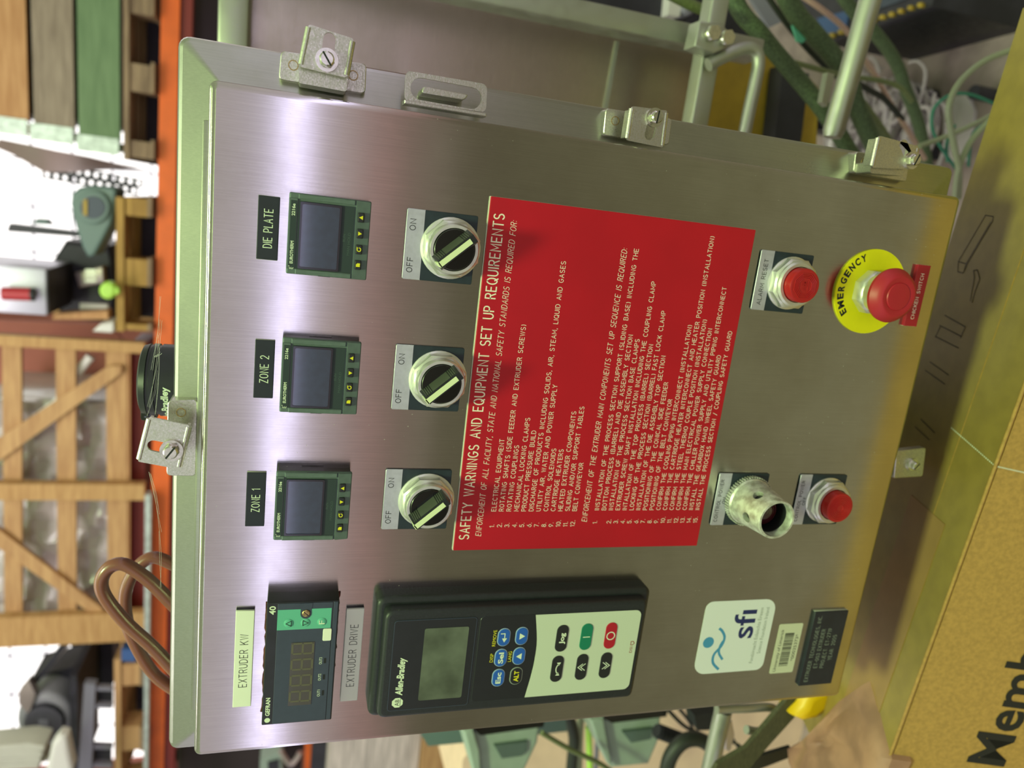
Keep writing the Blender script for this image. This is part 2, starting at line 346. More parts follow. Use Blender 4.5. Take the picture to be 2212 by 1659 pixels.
PALM = M('pointer_cream', rgb(226, 234, 190), .45); BRASS = M('rusty_brass', (.45, .32, .16, 1), .45, 1.0, var=.3, scale=900)
CARD = M('cardboard', rgb(176, 136, 72), .75, var=.12, scale=260, bump=.12, detail=6); CARDT = M('carton_top', rgb(150, 126, 62), .42, var=.08, scale=60, spec=.6); INKB = M('faded_ink', rgb(44, 34, 26), .6); CARDP = M('pale_card', rgb(236, 204, 178), .8, var=.06, scale=14)
TAPE = M('packing_tape', rgb(158, 122, 70), .38, var=.08, scale=30); CRUMP = M('crumpled_card', rgb(160, 118, 96), .5, var=.2, scale=26, bump=.5)
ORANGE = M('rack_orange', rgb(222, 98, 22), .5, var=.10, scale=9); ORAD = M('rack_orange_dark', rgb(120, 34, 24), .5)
def wood(name, c, c2, sc=6): return M(name, c, .7, col2=c2, scale=sc, stretch=(1, 1, 9), bump=.15, detail=5)
def woodx(name, c, c2, sc=6): return M(name, c, .7, col2=c2, scale=sc, stretch=(1, 9, 9), bump=.15, detail=5)
WOOD = woodx('pine_board', rgb(200, 158, 108), rgb(176, 132, 88)); WOODV = wood('pine_post', rgb(200, 158, 104), rgb(176, 132, 82)); WOODO = woodx('orange_board', rgb(198, 150, 102), rgb(176, 126, 80))
WOODG = woodx('weathered_board', rgb(156, 140, 122), rgb(128, 112, 96)); WOODP = woodx('green_board', rgb(112, 138, 98), rgb(96, 122, 84)); WOODB = woodx('pallet_wood', rgb(150, 126, 98), rgb(118, 96, 74)); WOODY = woodx('yellow_pallet_wood', rgb(180, 142, 70), rgb(152, 116, 54))
GALV = M('galvanised', (.50, .56, .52, 1), .5, .6, var=.2, scale=40)
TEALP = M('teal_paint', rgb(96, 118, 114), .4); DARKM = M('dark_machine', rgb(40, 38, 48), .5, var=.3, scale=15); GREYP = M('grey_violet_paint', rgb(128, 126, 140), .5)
LIME = M('lime_plastic', rgb(176, 222, 90), .4); WRAP = M('plastic_wrap', rgb(196, 186, 184), .22, var=.22, scale=5, bump=.6, coat=.4, stretch=(1, 1, .6)); WHITEP = M('white_paint', rgb(226, 222, 218), .5)
HOSE = M('brown_rubber', rgb(126, 72, 58), .35, coat=.25); OLIVE = M('olive_cable', rgb(104, 112, 74), .5, var=.2, scale=300, bump=.2); SLEEVE = M('green_braid', rgb(76, 92, 62), .65, var=.5, scale=420, bump=.6); PINKC = M('pink_braid', rgb(186, 152, 140), .6, var=.15, scale=500)
GREYC = M('grey_cable', rgb(150, 156, 128), .45); TEALW = M('teal_wire', rgb(46, 120, 100), .45); BLKC = M('black_cable', rgb(38, 42, 36), .5); HEAPC = M('grey_lavender_cable', rgb(176, 164, 170), .45)
YELF = M('yellow_paint', rgb(176, 146, 42), .5, var=.12, scale=25); BIN = M('bin_green', rgb(156, 172, 160), .45, var=.05, scale=40); STRAP = M('olive_strap', rgb(72, 70, 46), .7, var=.25, scale=160, stretch=(1, 1, 6)); YCL = M('yellow_bag', rgb(236, 190, 8), .4)
BRICK = M('brick_paint', rgb(160, 96, 80), .8, var=.12, scale=3); CONC = M('concrete', rgb(158, 140, 138), .85, var=.22, scale=14, bump=.3, detail=8); LIGHTWIN = M('bright_pane', rgb(240, 238, 235), .4, emit=((1.0, .96, .97, 1), 1.25))
PAPER = M('white_paper', rgb(226, 216, 222), .7); PINKM = M('dull_pink_metal', (.58, .48, .48, 1), .35, .7); RUST = M('rust_orange', rgb(176, 100, 62), .7, var=.2, scale=30); STACKP = M('stacked_sheets', rgb(202, 188, 186), .6, var=.25, scale=30, stretch=(.2, .2, 3), detail=4)
BLUEP = M('blue_paint', rgb(58, 92, 150), .5); REDB = M('red_paint', rgb(178, 42, 52), .4); DARKR = M('under_rack_shade', rgb(58, 48, 50), .8)
# ---------------------------------------------------------------- setting
fl = MB(False).box(-9, 9, -7, 9.2, -.1, 0); obj('floor', fl, CONC, kind='structure')
wb = MB(False)
for a in ((-9, 9, 8.2, 8.4, 0, 1.9), (-9, 9, 8.2, 8.4, 5.2, 6), (-9, -6.8, 8.2, 8.4, 1.9, 5.2), (5.5, 9, 8.2, 8.4, 1.9, 5.2), (-3.7, -1.0, 8.2, 8.4, 1.9, 5.2)): wb.box(*a)
obj('wall_back', wb, BRICK, kind='structure')
for k, (x0, x1) in enumerate(((-6.8, -3.7), (-1.0, 5.5))):
    wn = obj('window_%d' % (k + 1), MB(False).box(x0, x1, 8.28, 8.32, 1.9, 5.2), LIGHTWIN, kind='structure')
    g = MB(False)
    for j in range(1, 9): g.box(x0, x1, 8.26, 8.275, 1.9 + j * .367 - .008, 1.9 + j * .367 + .008)
    n = int((x1 - x0) / .45)
    for j in range(1, n): g.box(x0 + j * (x1 - x0) / n - .008, x0 + j * (x1 - x0) / n + .008, 8.255, 8.27, 1.9, 5.2)
    obj('glazing_bar', g, GREYP, wn)
# ---------------------------------------------------------------- control enclosure
enc = thing('control_enclosure', 'brushed stainless steel control cabinet with clamped door, filling most of the picture', 'control panel', (0, 0, ZT))
X1, Z1 = 447.8, -547.5
FX0, FX1, FZ0, FZ1 = -24.5, 477.0, 26.0, -573.0
b = MB()
outer = rrect(FX0, FZ1, FX1, FZ0, 7); mid = inset(outer, 1.2); inn = rrect(FX0 + 26.5, FZ1 + 26.5, FX1 - 26.5, FZ0 - 26.5, 1)
b.loops([[(x, -185, z) for x, z in outer], [(x, -42, z) for x, z in outer], [(x, -38.6, z) for x, z in mid], [(x, -37, z) for x, z in inset(outer, 3.2)], [(x, -31, z) for x, z in inn]])
obj('body', b, STEELB, enc, ang=12)
d = MB().prism(rrect(-1.2, Z1 - 1, X1 + 2.2, 4.2, 5), -28.5, 0, 4.2, 5); obj('door', d, STEEL, enc)
obj('drip_lip', MB().box(19, 429, -34, -24, 1, 9.4, 1.2), STEELB, enc)
obj('stand_post', MB().box(190, 250, -260, -186, -1550, -60, 3), TUBE, enc)
def quad(px, o):                         # picture corners -> (x, z) on the plane out = o
    r = []
    for x, y in px: p = inv(at(x, y, -o * .001)); r.append((p[0], p[2]))
    return r
def dents(poly, r=3.0):                  # rounded corners for a quad
    out = []; n = len(poly)
    for i in range(n):
        p, q, s = Vector(poly[i - 1]), Vector(poly[i]), Vector(poly[(i + 1) % n])
        a = q + (p - q).normalized() * r; c = q + (s - q).normalized() * r
        for k in range(5):
            t = k / 4; out.append(tuple((1 - t) ** 2 * a + 2 * t * (1 - t) * q + t * t * c))
    return out
def slotloop(c0, c1, r, n=8):
    a, b2 = Vector(c0), Vector(c1); t = (b2 - a).normalized(); nn = Vector((-t.y, t.x)); L = []
    for k in range(n + 1): th = math.pi * k / n; L.append(tuple(b2 + nn * r * math.cos(th) + t * r * math.sin(th)))
    for k in range(n + 1): th = math.pi * k / n; L.append(tuple(a - nn * r * math.cos(th) - t * r * math.sin(th)))
    return L
def bridged(mb, outer, inner, o0, o1):   # plate with a hole; outlines of any counts
    bm = mb.bm; ed = []; lo = []
    for L in (outer, inner):
        V = [mb.v((x, o1, z)) for x, z in L]; lo.append(V)
        ed += [bm.edges.new((V[i], V[(i + 1) % len(V)])) for i in range(len(V))]
    r = bmesh.ops.triangle_fill(bm, use_beauty=True, use_dissolve=False, edges=ed)
    fs = [g for g in r['geom'] if isinstance(g, bmesh.types.BMFace)]
    e = bmesh.ops.extrude_face_region(bm, geom=fs)
    dv = [g for g in e['geom'] if isinstance(g, bmesh.types.BMVert)]
    bmesh.ops.translate(bm, verts=dv, vec=(0, -(o0 - o1) * .001, 0)); return mb
def screwhead(par, c, o, r, ang, wr=None):
    wr = wr or r * 1.45
    m2 = MB().lathe([(r * .6, o - 10), (r * .6, o), (wr, o), (wr, o + 1.6), (r, o + 1.6)], *c, n=24)
    m2.prism(circ(c[0], c[1], r, 6, 15), o + 1.2, o + 4, .6, 2); m2.lathe([(r * .92, o + 3.5), (r * .92, o + 5.2), (r * .75, o + 6.0)], *c, n=24)
    s2 = obj('screw', m2, SCREW, par)
    dx, dz = math.cos(math.radians(ang)) * r * .95, math.sin(math.radians(ang)) * r * .95
    obj('screw_slot', MB().prism([(c[0] - dx - dz * .12, c[1] - dz + dx * .12), (c[0] + dx - dz * .12, c[1] + dz + dx * .12), (c[0] + dx + dz * .12, c[1] + dz - dx * .12), (c[0] - dx + dz * .12, c[1] - dz - dx * .12)], o + 5.7, o + 6.15), INK, par)
def clamp(bracket, clip, oc, screw, slot, rings, sr, ang, lab, fold=None):
    cl = thing_part('latch_clamp', enc, lab)
    bk = MB().prism(dents(quad(bracket, -28), 3), -46, -28, .5, 1)
    obj('bracket', bk, ZINC, cl)
    for (x, y) in rings:
        c = quad([(x, y)], -28)[0]; obj('weld_spot', MB().ring(circ(*c, 3.1, 20), circ(*c, 2.5, 20), -28.2, -27.7), BRASS, cl)
    q = quad(clip, oc); s0 = quad(slot, oc); k = MB(); ctr = quad([screw], oc)[0]
    bridged(k, dents(q, 1.6), slotloop(s0[0], s0[1], 3.6), oc - 1.8, oc)
    # folded side flanges on the two long sides
    for i, j in ((0, 3), (1, 2)):
        a, c2 = Vector(q[i]), Vector(q[j]); other = Vector(q[(i + 1) % 4 if i == 0 else 0]); t = (c2 - a); t1 = t.normalized() * 2
        a2, c3 = a + t1, c2 - t1; inw = ((other - a) - t * ((other - a).dot(t) / t.length_squared)).normalized() * 1.8
        k.loops([[(p.x, oc - .7, p.y) for p in (a2, c3)] + [(p.x, oc - .7, p.y) for p in (c3 + inw, a2 + inw)], [(p.x, oc - 11, p.y) for p in (a2, c3)] + [(p.x, oc - 11, p.y) for p in (c3 + inw, a2 + inw)]])
        e0, e1 = a + t.normalized() * 1.5, c2 - t.normalized() * 1.5; ii = inw.normalized() * .6
        k.tube([(e0.x + ii.x, oc - 1.7, e0.y + ii.y), (e1.x + ii.x, oc - 1.7, e1.y + ii.y)], 2.1, 12)
    obj('clip', k, ZINC, cl)
    if fold: obj('hook', MB().prism(dents(quad(fold, oc - 6), 1.5), -30, oc - 6), ZINC, cl)
    screwhead(cl, ctr, oc, sr, ang); return cl
def thing_part(name, par, lab=None):
    o = bpy.data.objects.new(name, None); COL.objects.link(o); o.parent = par; o.empty_display_size = .01
    if lab: o['label'] = lab
    return o
# clamps around the flange
clamp([(607, 109), (792, 138), (789, 203), (602, 172)], [(666.6, 52), (764, 83.5), (749, 168), (647.6, 144)], -6, (705.8, 130), [(712, 84), (706, 128)], [(633.7, 141), (763, 163)], 4.6, 35, 'open latch clamp nearest the top right corner of the cabinet', fold=[(646, 140), (752, 166), (748, 198), (645, 179)])
clamp([(1309, 233), (1452, 256), (1444.6, 314), (1302.8, 292)], [(1366, 229), (1442, 239), (1432, 319), (1354, 303)], -8, (1413, 254.4), [(1413, 252), (1403, 291)], [(1329, 261)], 4.4, -5, 'latch clamp at the middle of the right side')
clamp([(1849, 327), (1965, 345), (1958, 393), (1843, 374)], [(1900, 293), (1985, 316), (1975, 366), (1884, 362)], -6, (1968, 346), [(1952, 312), (1964, 340)], [(1867.6, 349)], 4.6, -20, 'swung latch clamp near the bottom right corner', fold=[(1882, 350), (1955, 362), (1952, 380), (1880, 374)])
clamp([(362, 865.6), (426.6, 864), (422.8, 1029), (359.5, 1027.6)], [(321.5, 901), (410, 918.7), (387, 1013.7), (297, 997)], -6, (371, 972), [(331, 963), (366, 970)], [(391, 891)], 4.8, -35, 'loose latch clamp on the top edge of the cabinet')
bc = thing_part('latch_clamp', enc, 'small latch clamp below the bottom edge of the door')
q = quad([(1936, 974), (2001.4, 966.8), (1993.8, 1030), (1930, 1034)], -26)
obj('clip', MB().prism(dents(q, 3), -32, -26, 1, 2), ZINC, bc)
screwhead(bc, quad([(1970, 1003)], -26)[0], -26, 4, -40)
# hasp
hp = thing_part('padlock_hasp', enc, 'slotted steel padlock hasp on the right edge')
q = quad([(876.7, 152), (1052.7, 182), (1050, 243), (873, 218)], -16)
k = MB(); s0, s1 = quad([(909, 192), (1019, 212)], -16); bridged(k, dents(q, 4), slotloop(s0, s1, 6.6), -18, -16)
obj('hasp_plate', k, ZINC, hp)
q2 = quad([(873, 216), (1049, 245), (1049, 253), (873, 224)], -14); obj('hasp_lip', MB().prism(q2, -24, -12, .5, 1), ZINC, hp)
q3 = quad([(914, 186), (1012, 204), (1003, 217), (909, 201)], -18); obj('staple', MB().prism(dents(q3, 2), -40, -17, .8, 2), ZINC, hp)
# ---------------------------------------------------------------- name plates
def plate(name, x0, x1, z1, z0, th, mat, txt, label, group, cap, inkm, tx, core=None, wd=.48, tz=None):
    t = thing(name, label, 'label plate', pm((x0 + x1) / 2, 0, (z0 + z1) / 2), group); W2, H2 = (x1 - x0) / 2, (z1 - z0) / 2
    obj('plate', MB().prism(rrect(-W2, -H2, W2, H2, .4, 2), 0, th, .35, 2), mat, t)
    if core: obj('core_edge', MB().prism(rrect(-W2 - .15, -H2 - .1, W2 + .1, H2 + .15, .3, 2), 0, th * .55), core, t)
    m2 = MB(); lines = txt if isinstance(txt, list) else [(txt, tx[0], tx[1], tz if tz is not None else -cap / 2)]
    for s, a, c, z in lines: engrave(m2, s, a, c, z, cap, th + .06, wd)
    obj('lettering', m2, inkm, t); return t
GP = 'engraved name plates above the instruments'
plate('name_plate', 351.2, 389, -37.4, -25.0, 2, PLB, 'DIE PLATE', 'black name plate reading DIE PLATE', GP, 4.9, INKW, (-11.6, 11.2), CORE)
plate('name_plate', 263.8, 301.4, -38.2, -26.4, 2, PLB, 'ZONE 2', 'black name plate reading ZONE 2', GP, 4.9, INKW, (-8.6, 8.8), CORE)
plate('name_plate', 175.6, 213.4, -36.4, -24.4, 2, PLB, 'ZONE 1', 'black name plate reading ZONE 1', GP, 4.9, INKW, (-8.4, 7.6), CORE)
plate('name_plate', 39.6, 114.4, -32.8, -20.7, 3.4, WHT, 'EXTRUDER KW', 'white name plate reading EXTRUDER KW', GP, 5.2, INK, (-21.5, 19.5), PLB, .42)
plate('name_plate', 37.6, 112.4, -106.5, -94.2, 3.4, GRY, 'EXTRUDER DRIVE', 'pale grey name plate reading EXTRUDER DRIVE', GP, 5.2, INK, (-25.0, 25.0), PLB, .42)
plate('name_plate', 345.6, 394.7, -530.7, -518, 3, CHICK, 'CHICKEN SWITCH', 'maroon name plate reading CHICKEN SWITCH under the emergency button', GP, 3.1, CREAM, (-18.6, 17.6), CORE, .42)
plate('maker_plate', 16.4, 90, -532, -496.8, 3, PLB, [('EXTRUDER TECHNOLOGIES, INC.', -32.5, 33, 9.6), ('ET-003 EXTRUDER', -19, 19.5, 2.8), ('PROJECT: ET-2719', -19.5, 20, -4.0), ('YEAR: 2005', -12, 13, -10.8)], 'black maker plate with four engraved lines in the bottom left corner', GP, 3.7, INKGR, None, CORE, .36)
# ---------------------------------------------------------------- red sign
sg = thing('warning_sign', 'large red engraved safety warnings sign in the middle of the door', 'sign', pm(280.6, 0, -266.6))
ox, oz = 280.6, -266.6
obj('plate', MB().prism(rrect(155.4 - ox, -366.6 - oz, 405.2 - ox, -166.8 - oz, .5, 2), 0, 2.2, .4, 2), RED, sg)
obj('core_edge', MB().prism(rrect(155.2 - ox, -366.8 - oz, 405.3 - ox, -166.3 - oz, .4, 2), 0, 1.2), CORE, sg)
m2 = MB(); engrave(m2, 'SAFETY WARNINGS AND EQUIPMENT SET UP REQUIREMENTS', 164.3 - ox, 394.6 - ox, -177.1 - oz, 6.9, 2.26, .86); obj('heading_lettering', m2, CREAM, sg)
m2 = MB()
engrave(m2, 'ENFORCEMENT OF ALL FACILITY, STATE AND NATIONAL SAFETY STANDARDS IS REQUIRED FOR:', 166.6 - ox, 391.2 - ox, -186.1 - oz, 4.0, 2.26, .38, .18)
obj('subheading_lettering', m2, CREAM, sg); m2 = MB()
engrave(m2, 'ENFORCEMENT OF THE EXTRUDER MAIN COMPONENTS SET UP SEQUENCE IS REQUIRED:', 177.2 - ox, 381.5 - ox, -267.6 - oz, 4.0, 2.26, .38, .18)
obj('subheading_lettering', m2, CREAM, sg)
L1 = ['ELECTRICAL EQUIPMENT', 'ROTATING SHAFTS (SIDE FEEDER AND EXTRUDER SCREWS)', 'ROTATING COUPLINGS', 'MECHANICAL LOCKING CLAMPS', 'PRODUCT PRESSURE BUILD', 'DISCHARGE OF PRODUCTS INCLUDING SOLIDS, AIR, STEAM, LIQUID AND GASES', 'UTILITY AIR, WATER AND POWER SUPPLY', 'CONTROL SOLENOIDS', 'CARTRIDGE HEATERS', 'HEATED EXTRUDER COMPONENTS', 'SLIDING AND/OR SUPPORT TABLES', 'BELT CONVEYOR']
L2 = ['INSTALLATION OF THE PROCESS SECTION SUPPORT (SLIDING BASE) INCLUDING THE', 'BOTTOM PROCESS (BARREL) AND DIE ASSEMBLY SECTION', 'INSTALLATION OF THE PROCESS SECTION BASE CLAMPS', 'EXTRUDER SCREW SHAFT INSTALLATION INCLUDING THE COUPLING CLAMP', 'INTALLATION OF THE TOP PROCESS (BARREL) SECTION', 'LOCKING OF THE PROCESS SECTION (BARREL) FAST LOCK CLAMP', 'INSTALLATION OF THE DIE ASSEMBLY TOP SECTION', 'POSITIONING OF THE CONICAL SIDE FEEDER', 'POSITIONING OF THE BELT CONVEYOR', 'CONFIRM THE COOLING PIPING INTERCONNECT (INSTALLATION)', 'CONFIRM THE CARTRIDGE HEATER INTERCONNECT AND HEATER POSITION (INSTALLATION)', 'CONFIRM THE STEEL THERMO COUPLE POSITION (INSTALLATION)', 'CONFIRM THE MAIN ELECTRICAL POWER SUPPLY CONNECTION', 'CONFIRM THE CHILLER POWER SUPPLY AND UTILITY PIPING INTERCONNECT', 'INSTALL THE GEARBOX HAND WHEEL SAFETY GUARD', 'INSTALL THE PROCESS SECTION / COUPLING SAFETY GUARD']
def tw(s): return sum(G[c][0] for c in s) + 2.0 * (len(s) - 1)
m2 = MB(); KX = (323.1 - 186.0) / tw(L1[1])
for i, s in enumerate(L1):
    z = -195.2 - 5.72 * i - oz; engrave(m2, s, 186 - ox, 186 - ox + KX * tw(s), z, 3.3, 2.26, .40); n = '%d.' % (i + 1); engrave(m2, n, 173.4 - ox, 173.4 - ox + KX * tw(n), z, 3.3, 2.26, .40)
obj('hazard_list_lettering', m2, CREAM, sg)
m2 = MB(); KX = (382.2 - 186.6) / tw(L2[0])
for i, s in enumerate(L2):
    z = -276.2 - 5.75 * i - oz; engrave(m2, s, 186.6 - ox, 186.6 - ox + KX * tw(s), z, 3.3, 2.26, .40)
    if i != 1: n = '%d.' % (i + 1 if i == 0 else i); engrave(m2, n, 175.6 - ox, 175.6 - ox + KX * tw(n), z, 3.3, 2.26, .40)
obj('sequence_list_lettering', m2, CREAM, sg)
# ---------------------------------------------------------------- temperature controllers
def controller(cx, label):
    t = thing('temperature_controller', label, 'temperature controller', pm(cx, 0, -66.6), 'temperature controllers on the cabinet door')
    U = lambda u, v: (u - 24, 24 - v)
    def R(u0, v0, u1, v1, r=.6): a, c = U(u0, v1), U(u1, v0); return rrect(a[0], a[1], c[0], c[1], r, 3)
    s = MB().prism(R(1, .6, 47, 47.4, 1), 0, 9)
    for sx in (-23.4, 22.2): s.prism([(sx, 8), (sx + 1.2, 8), (sx + 1.2, -6), (sx, -6)], 3, 10); s.prism([(sx - .6, 5), (sx + 1.6, 5), (sx + 1.6, -2), (sx - .6, -2)], 6, 11.5)
    obj('sleeve', s, BLK, t)
    z = MB(); z.prism(R(0, 0, 48, 48, 1), 8.8, 11.2, 1.0, 3); z.prism(R(3.2, 0, 44.8, 5.2, .3), 11, 12, .3, 1); z.prism(R(0.3, 5.4, 3.4, 38.4, .3), 11, 12.2, .4, 1); z.prism(R(44.6, 5.4, 47.7, 38.4, .3), 11, 12.2, .4, 1)
    z.loops([[(a, 11.0, c) for a, c in R(.4, 39, 47.6, 47.6, .4)], [(a, 11.6 + (0 if c < -18 else 1.2), c) for a, c in R(.6, 39.2, 47.4, 47.4, .4)]])
    obj('bezel', z, GRN, t)
    f = MB(); f.prism(R(3.4, 1.2, 43.6, 4.6, .2), 11, 12.15); f.prism(R(3.6, 5.8, 43.6, 38.2, .3), 10.8, 11.7); obj('fascia', f, GRND, t)
    obj('window_frame', MB().ring(R(3.8, 6.6, 43.2, 30.6, .8), R(5.0, 7.8, 42.0, 29.4, .8), 11.6, 12.6), BLKG, t)
    obj('display_window', MB().prism(R(5, 7.8, 42, 29.4, .4), 11.6, 12.2), SCRN, t)
    for i, (u, ic) in enumerate(((9.2, 'page'), (18.6, 'scroll'), (28.2, 'down'), (37.8, 'up'))):
        bt = obj('button', MB().prism(R(u - 2.9, 40.1, u + 2.9, 44.1, .7), 11, 13.6, .6, 2), BLK, t); y = MB(); c = U(u, 42.1)
        if ic == 'page': y.flat([(c[0] - 1.1, c[1] - 1.2), (c[0] + 1.1, c[1] - 1.2), (c[0] + 1.1, c[1] + .4), (c[0] + .3, c[1] + 1.2), (c[0] - 1.1, c[1] + 1.2)], 13.66)
        elif ic == 'scroll': y.ribbon(A_(c[0], c[1], 1.1, 1.1, 60, 360, 12), .5, 13.66); y.flat([(c[0] + .2, c[1] + 1.5), (c[0] + 1.5, c[1] + 1.4), (c[0] + .9, c[1] + .3)], 13.66)
        else: k = 1 if ic == 'up' else -1; y.flat([(c[0] - 1.25, c[1] - 1.1 * k), (c[0] + 1.25, c[1] - 1.1 * k), (c[0], c[1] + 1.2 * k)], 13.66)
        obj('symbol', y, INKY, bt)
    y = MB(); printed(y, 'EUROTHERM', -17.6, -4.2, 20.3, 1.75, 12.2, .02); printed(y, '2216e', 10.6, 17.6, 20.3, 1.75, 12.2, .02)
    y.ribbon(A_(-20.2, 21.6, .55, .5, 60, 300, 7), .3, 12.2); y.ribbon(A_(-20.2, 20.5, .6, .55, 60, 300, 7), .3, 12.2); y.ribbon([(-19.2, 22.2), (-19.2, 22.6)], .35, 12.2)
    obj('lettering', y, INKW, t)
    y = MB(); printed(y, 'RUN', -1.6, 2.8, -9.6, 1.5, 11.75); printed(y, 'MAN HOLD', -9.6, 4.0, -12.6, 1.5, 11.75); obj('faint_lettering', y, INKG, t)
    return t
controller(368.9, 'green temperature controller under the DIE PLATE name plate')
controller(281.6, 'green temperature controller under the ZONE 2 name plate')
controller(193.7, 'green temperature controller under the ZONE 1 name plate')
# ---------------------------------------------------------------- panel meter
def sealant(par, x0, x1, z, seed):
    random.seed(seed); k_ = 26; p_ = [(x0 + (x1 - x0) * i / k_, .3, z + random.uniform(-.5, .5)) for i in range(k_ + 1)]
    obj('sealant', MB().tube(p_, [random.choice((.3, .5, .8, 1.1)) for _ in p_], 6), RUSTS, par)
RUSTS = M('rusty_sealant', rgb(96, 48, 36), .8, var=.4, scale=300)
pmr = thing('panel_meter', 'black wide digital power meter with mint green key strip', 'panel meter', pm(78.6, 0, -64.3))
V = lambda u, v: (u - 47.2, 23.6 - v)
def RV(u0, v0, u1, v1, r=.5): a, c = V(u0, v1), V(u1, v0); return rrect(a[0], a[1], c[0], c[1], r, 3)
obj('housing', MB().prism(RV(0, 0, 94.4, 47.2, .8), 0, 14, .7, 2), BLK, pmr)
sealant(pmr, -30, 46, -23.9, 5); sealant(pmr, -46, 40, 23.9, 6)
obj('faceplate', MB().prism(RV(1, 7, 93.6, 43, .4), 13.5, 14.5, .2, 1), SLATE, pmr)
obj('lower_lip', MB().prism(RV(1, 43.4, 93.6, 46.4, .4), 13.5, 14.4, .2, 1), SLATE, pmr)
mf = obj('key_field', MB().prism(RV(74, 7, 89.2, 42.2, .1), 14.3, 14.62), MINT, pmr)
y = MB(); n = circ(*V(85.6, 25.4), 3.6, 24); y.prism([p for p in n if p[0] <= V(85.6, 0)[0] + .01] + [V(89.3, 29), V(93.6, 29.5), V(93.6, 21.2), V(89.3, 21.8)], 14.3, 14.75); obj('screw_tab', y, SLATE, pmr)
sb = obj('screw', MB().lathe([(2.6, 14.6), (2.6, 15.3), (2.0, 15.7)], *V(86.2, 25.4), n=20), BRASS, pmr)
a = V(86.2, 25.4); obj('screw_slot', MB().prism([(a[0] - 1.6, a[1] - 1.5), (a[0] - 1.3, a[1] - 1.8), (a[0] + 1.6, a[1] + 1.5), (a[0] + 1.3, a[1] + 1.8)], 15.5, 15.8), INK, sb)
for v2, ic in ((14.4, 'up'), (25.4, 'down'), (36.2, 'f')):
    c = V(79, v2); kb = obj('key', MB().lathe([(3.1, 14.55), (3.1, 14.8), (2.8, 15.0), (1.6, 15.2)], *c, n=24), MINT, pmr); y = MB()
    if ic == 'f': printed(y, 'F', c[0] - 1.4, c[0] + 1.4, c[1] - 1.9, 3.8, 15.3); obj('symbol', y, INKW, kb)
    else: k = 1 if ic == 'up' else -1; y.ribbon([(c[0] - 1.9, c[1] - 1.7 * k), (c[0] + 1.9, c[1] - 1.7 * k), (c[0], c[1] + 1.8 * k), (c[0] - 1.9, c[1] - 1.7 * k)], .45, 15.3); obj('symbol', y, INK, kb)
obj('white_label', MB().prism(RV(64.2, 37.4, 73.6, 43.2, 1), 14.4, 14.9, .2, 1), WHT, pmr)
obj('display_window', MB().prism(RV(14.6, 16.8, 64, 32.4, .3), 14.3, 14.75), SMOKE, pmr)
y = MB()
for cu in (21.8, 34.4, 46.9, 59.2):
    for hh, pts in (('h', (17.8, 24.6, 31.4)), ('v', ((18.2, 24.2), (25.0, 31.0)))):
        for q in pts:
            if hh == 'h': y.ribbon([V(cu - 3.2, q), V(cu + 3.2, q)], 1.3, 14.82)
            else:
                for du in (-3.9, 3.9): y.ribbon([V(cu + du, q[0] + .5), V(cu + du, q[1] - .5)], 1.3, 14.82)
obj('segments', y, SEG, pmr)
y = MB(); led = MB()
for cu, s in ((23, 'OUT1'), (35.7, 'OUT2'), (48.6, 'OUT3')):
    c = V(cu, 38.0); printed(y, s, c[0] - 2.7, c[0] + 2.7, c[1], 1.9, 14.56); c = V(cu, 40.0); led.prism(rrect(c[0] - 2, c[1] - .8, c[0] + 2, c[1] + .8, .1, 1), 14.4, 14.6)
printed(y, 'GEFRAN', V(7.4, 0)[0], V(21.8, 0)[0], V(0, 4.9)[1], 2.7, 14.08, .03); printed(y, '40', V(85.6, 0)[0], V(92, 0)[0], V(0, 5.6)[1], 3.8, 14.08, .02)
y.flat(circ(*V(3.9, 3.6), 1.9, 20), 14.08); obj('lettering', y, INKW, pmr); obj('output_lamps', led, INK, pmr)
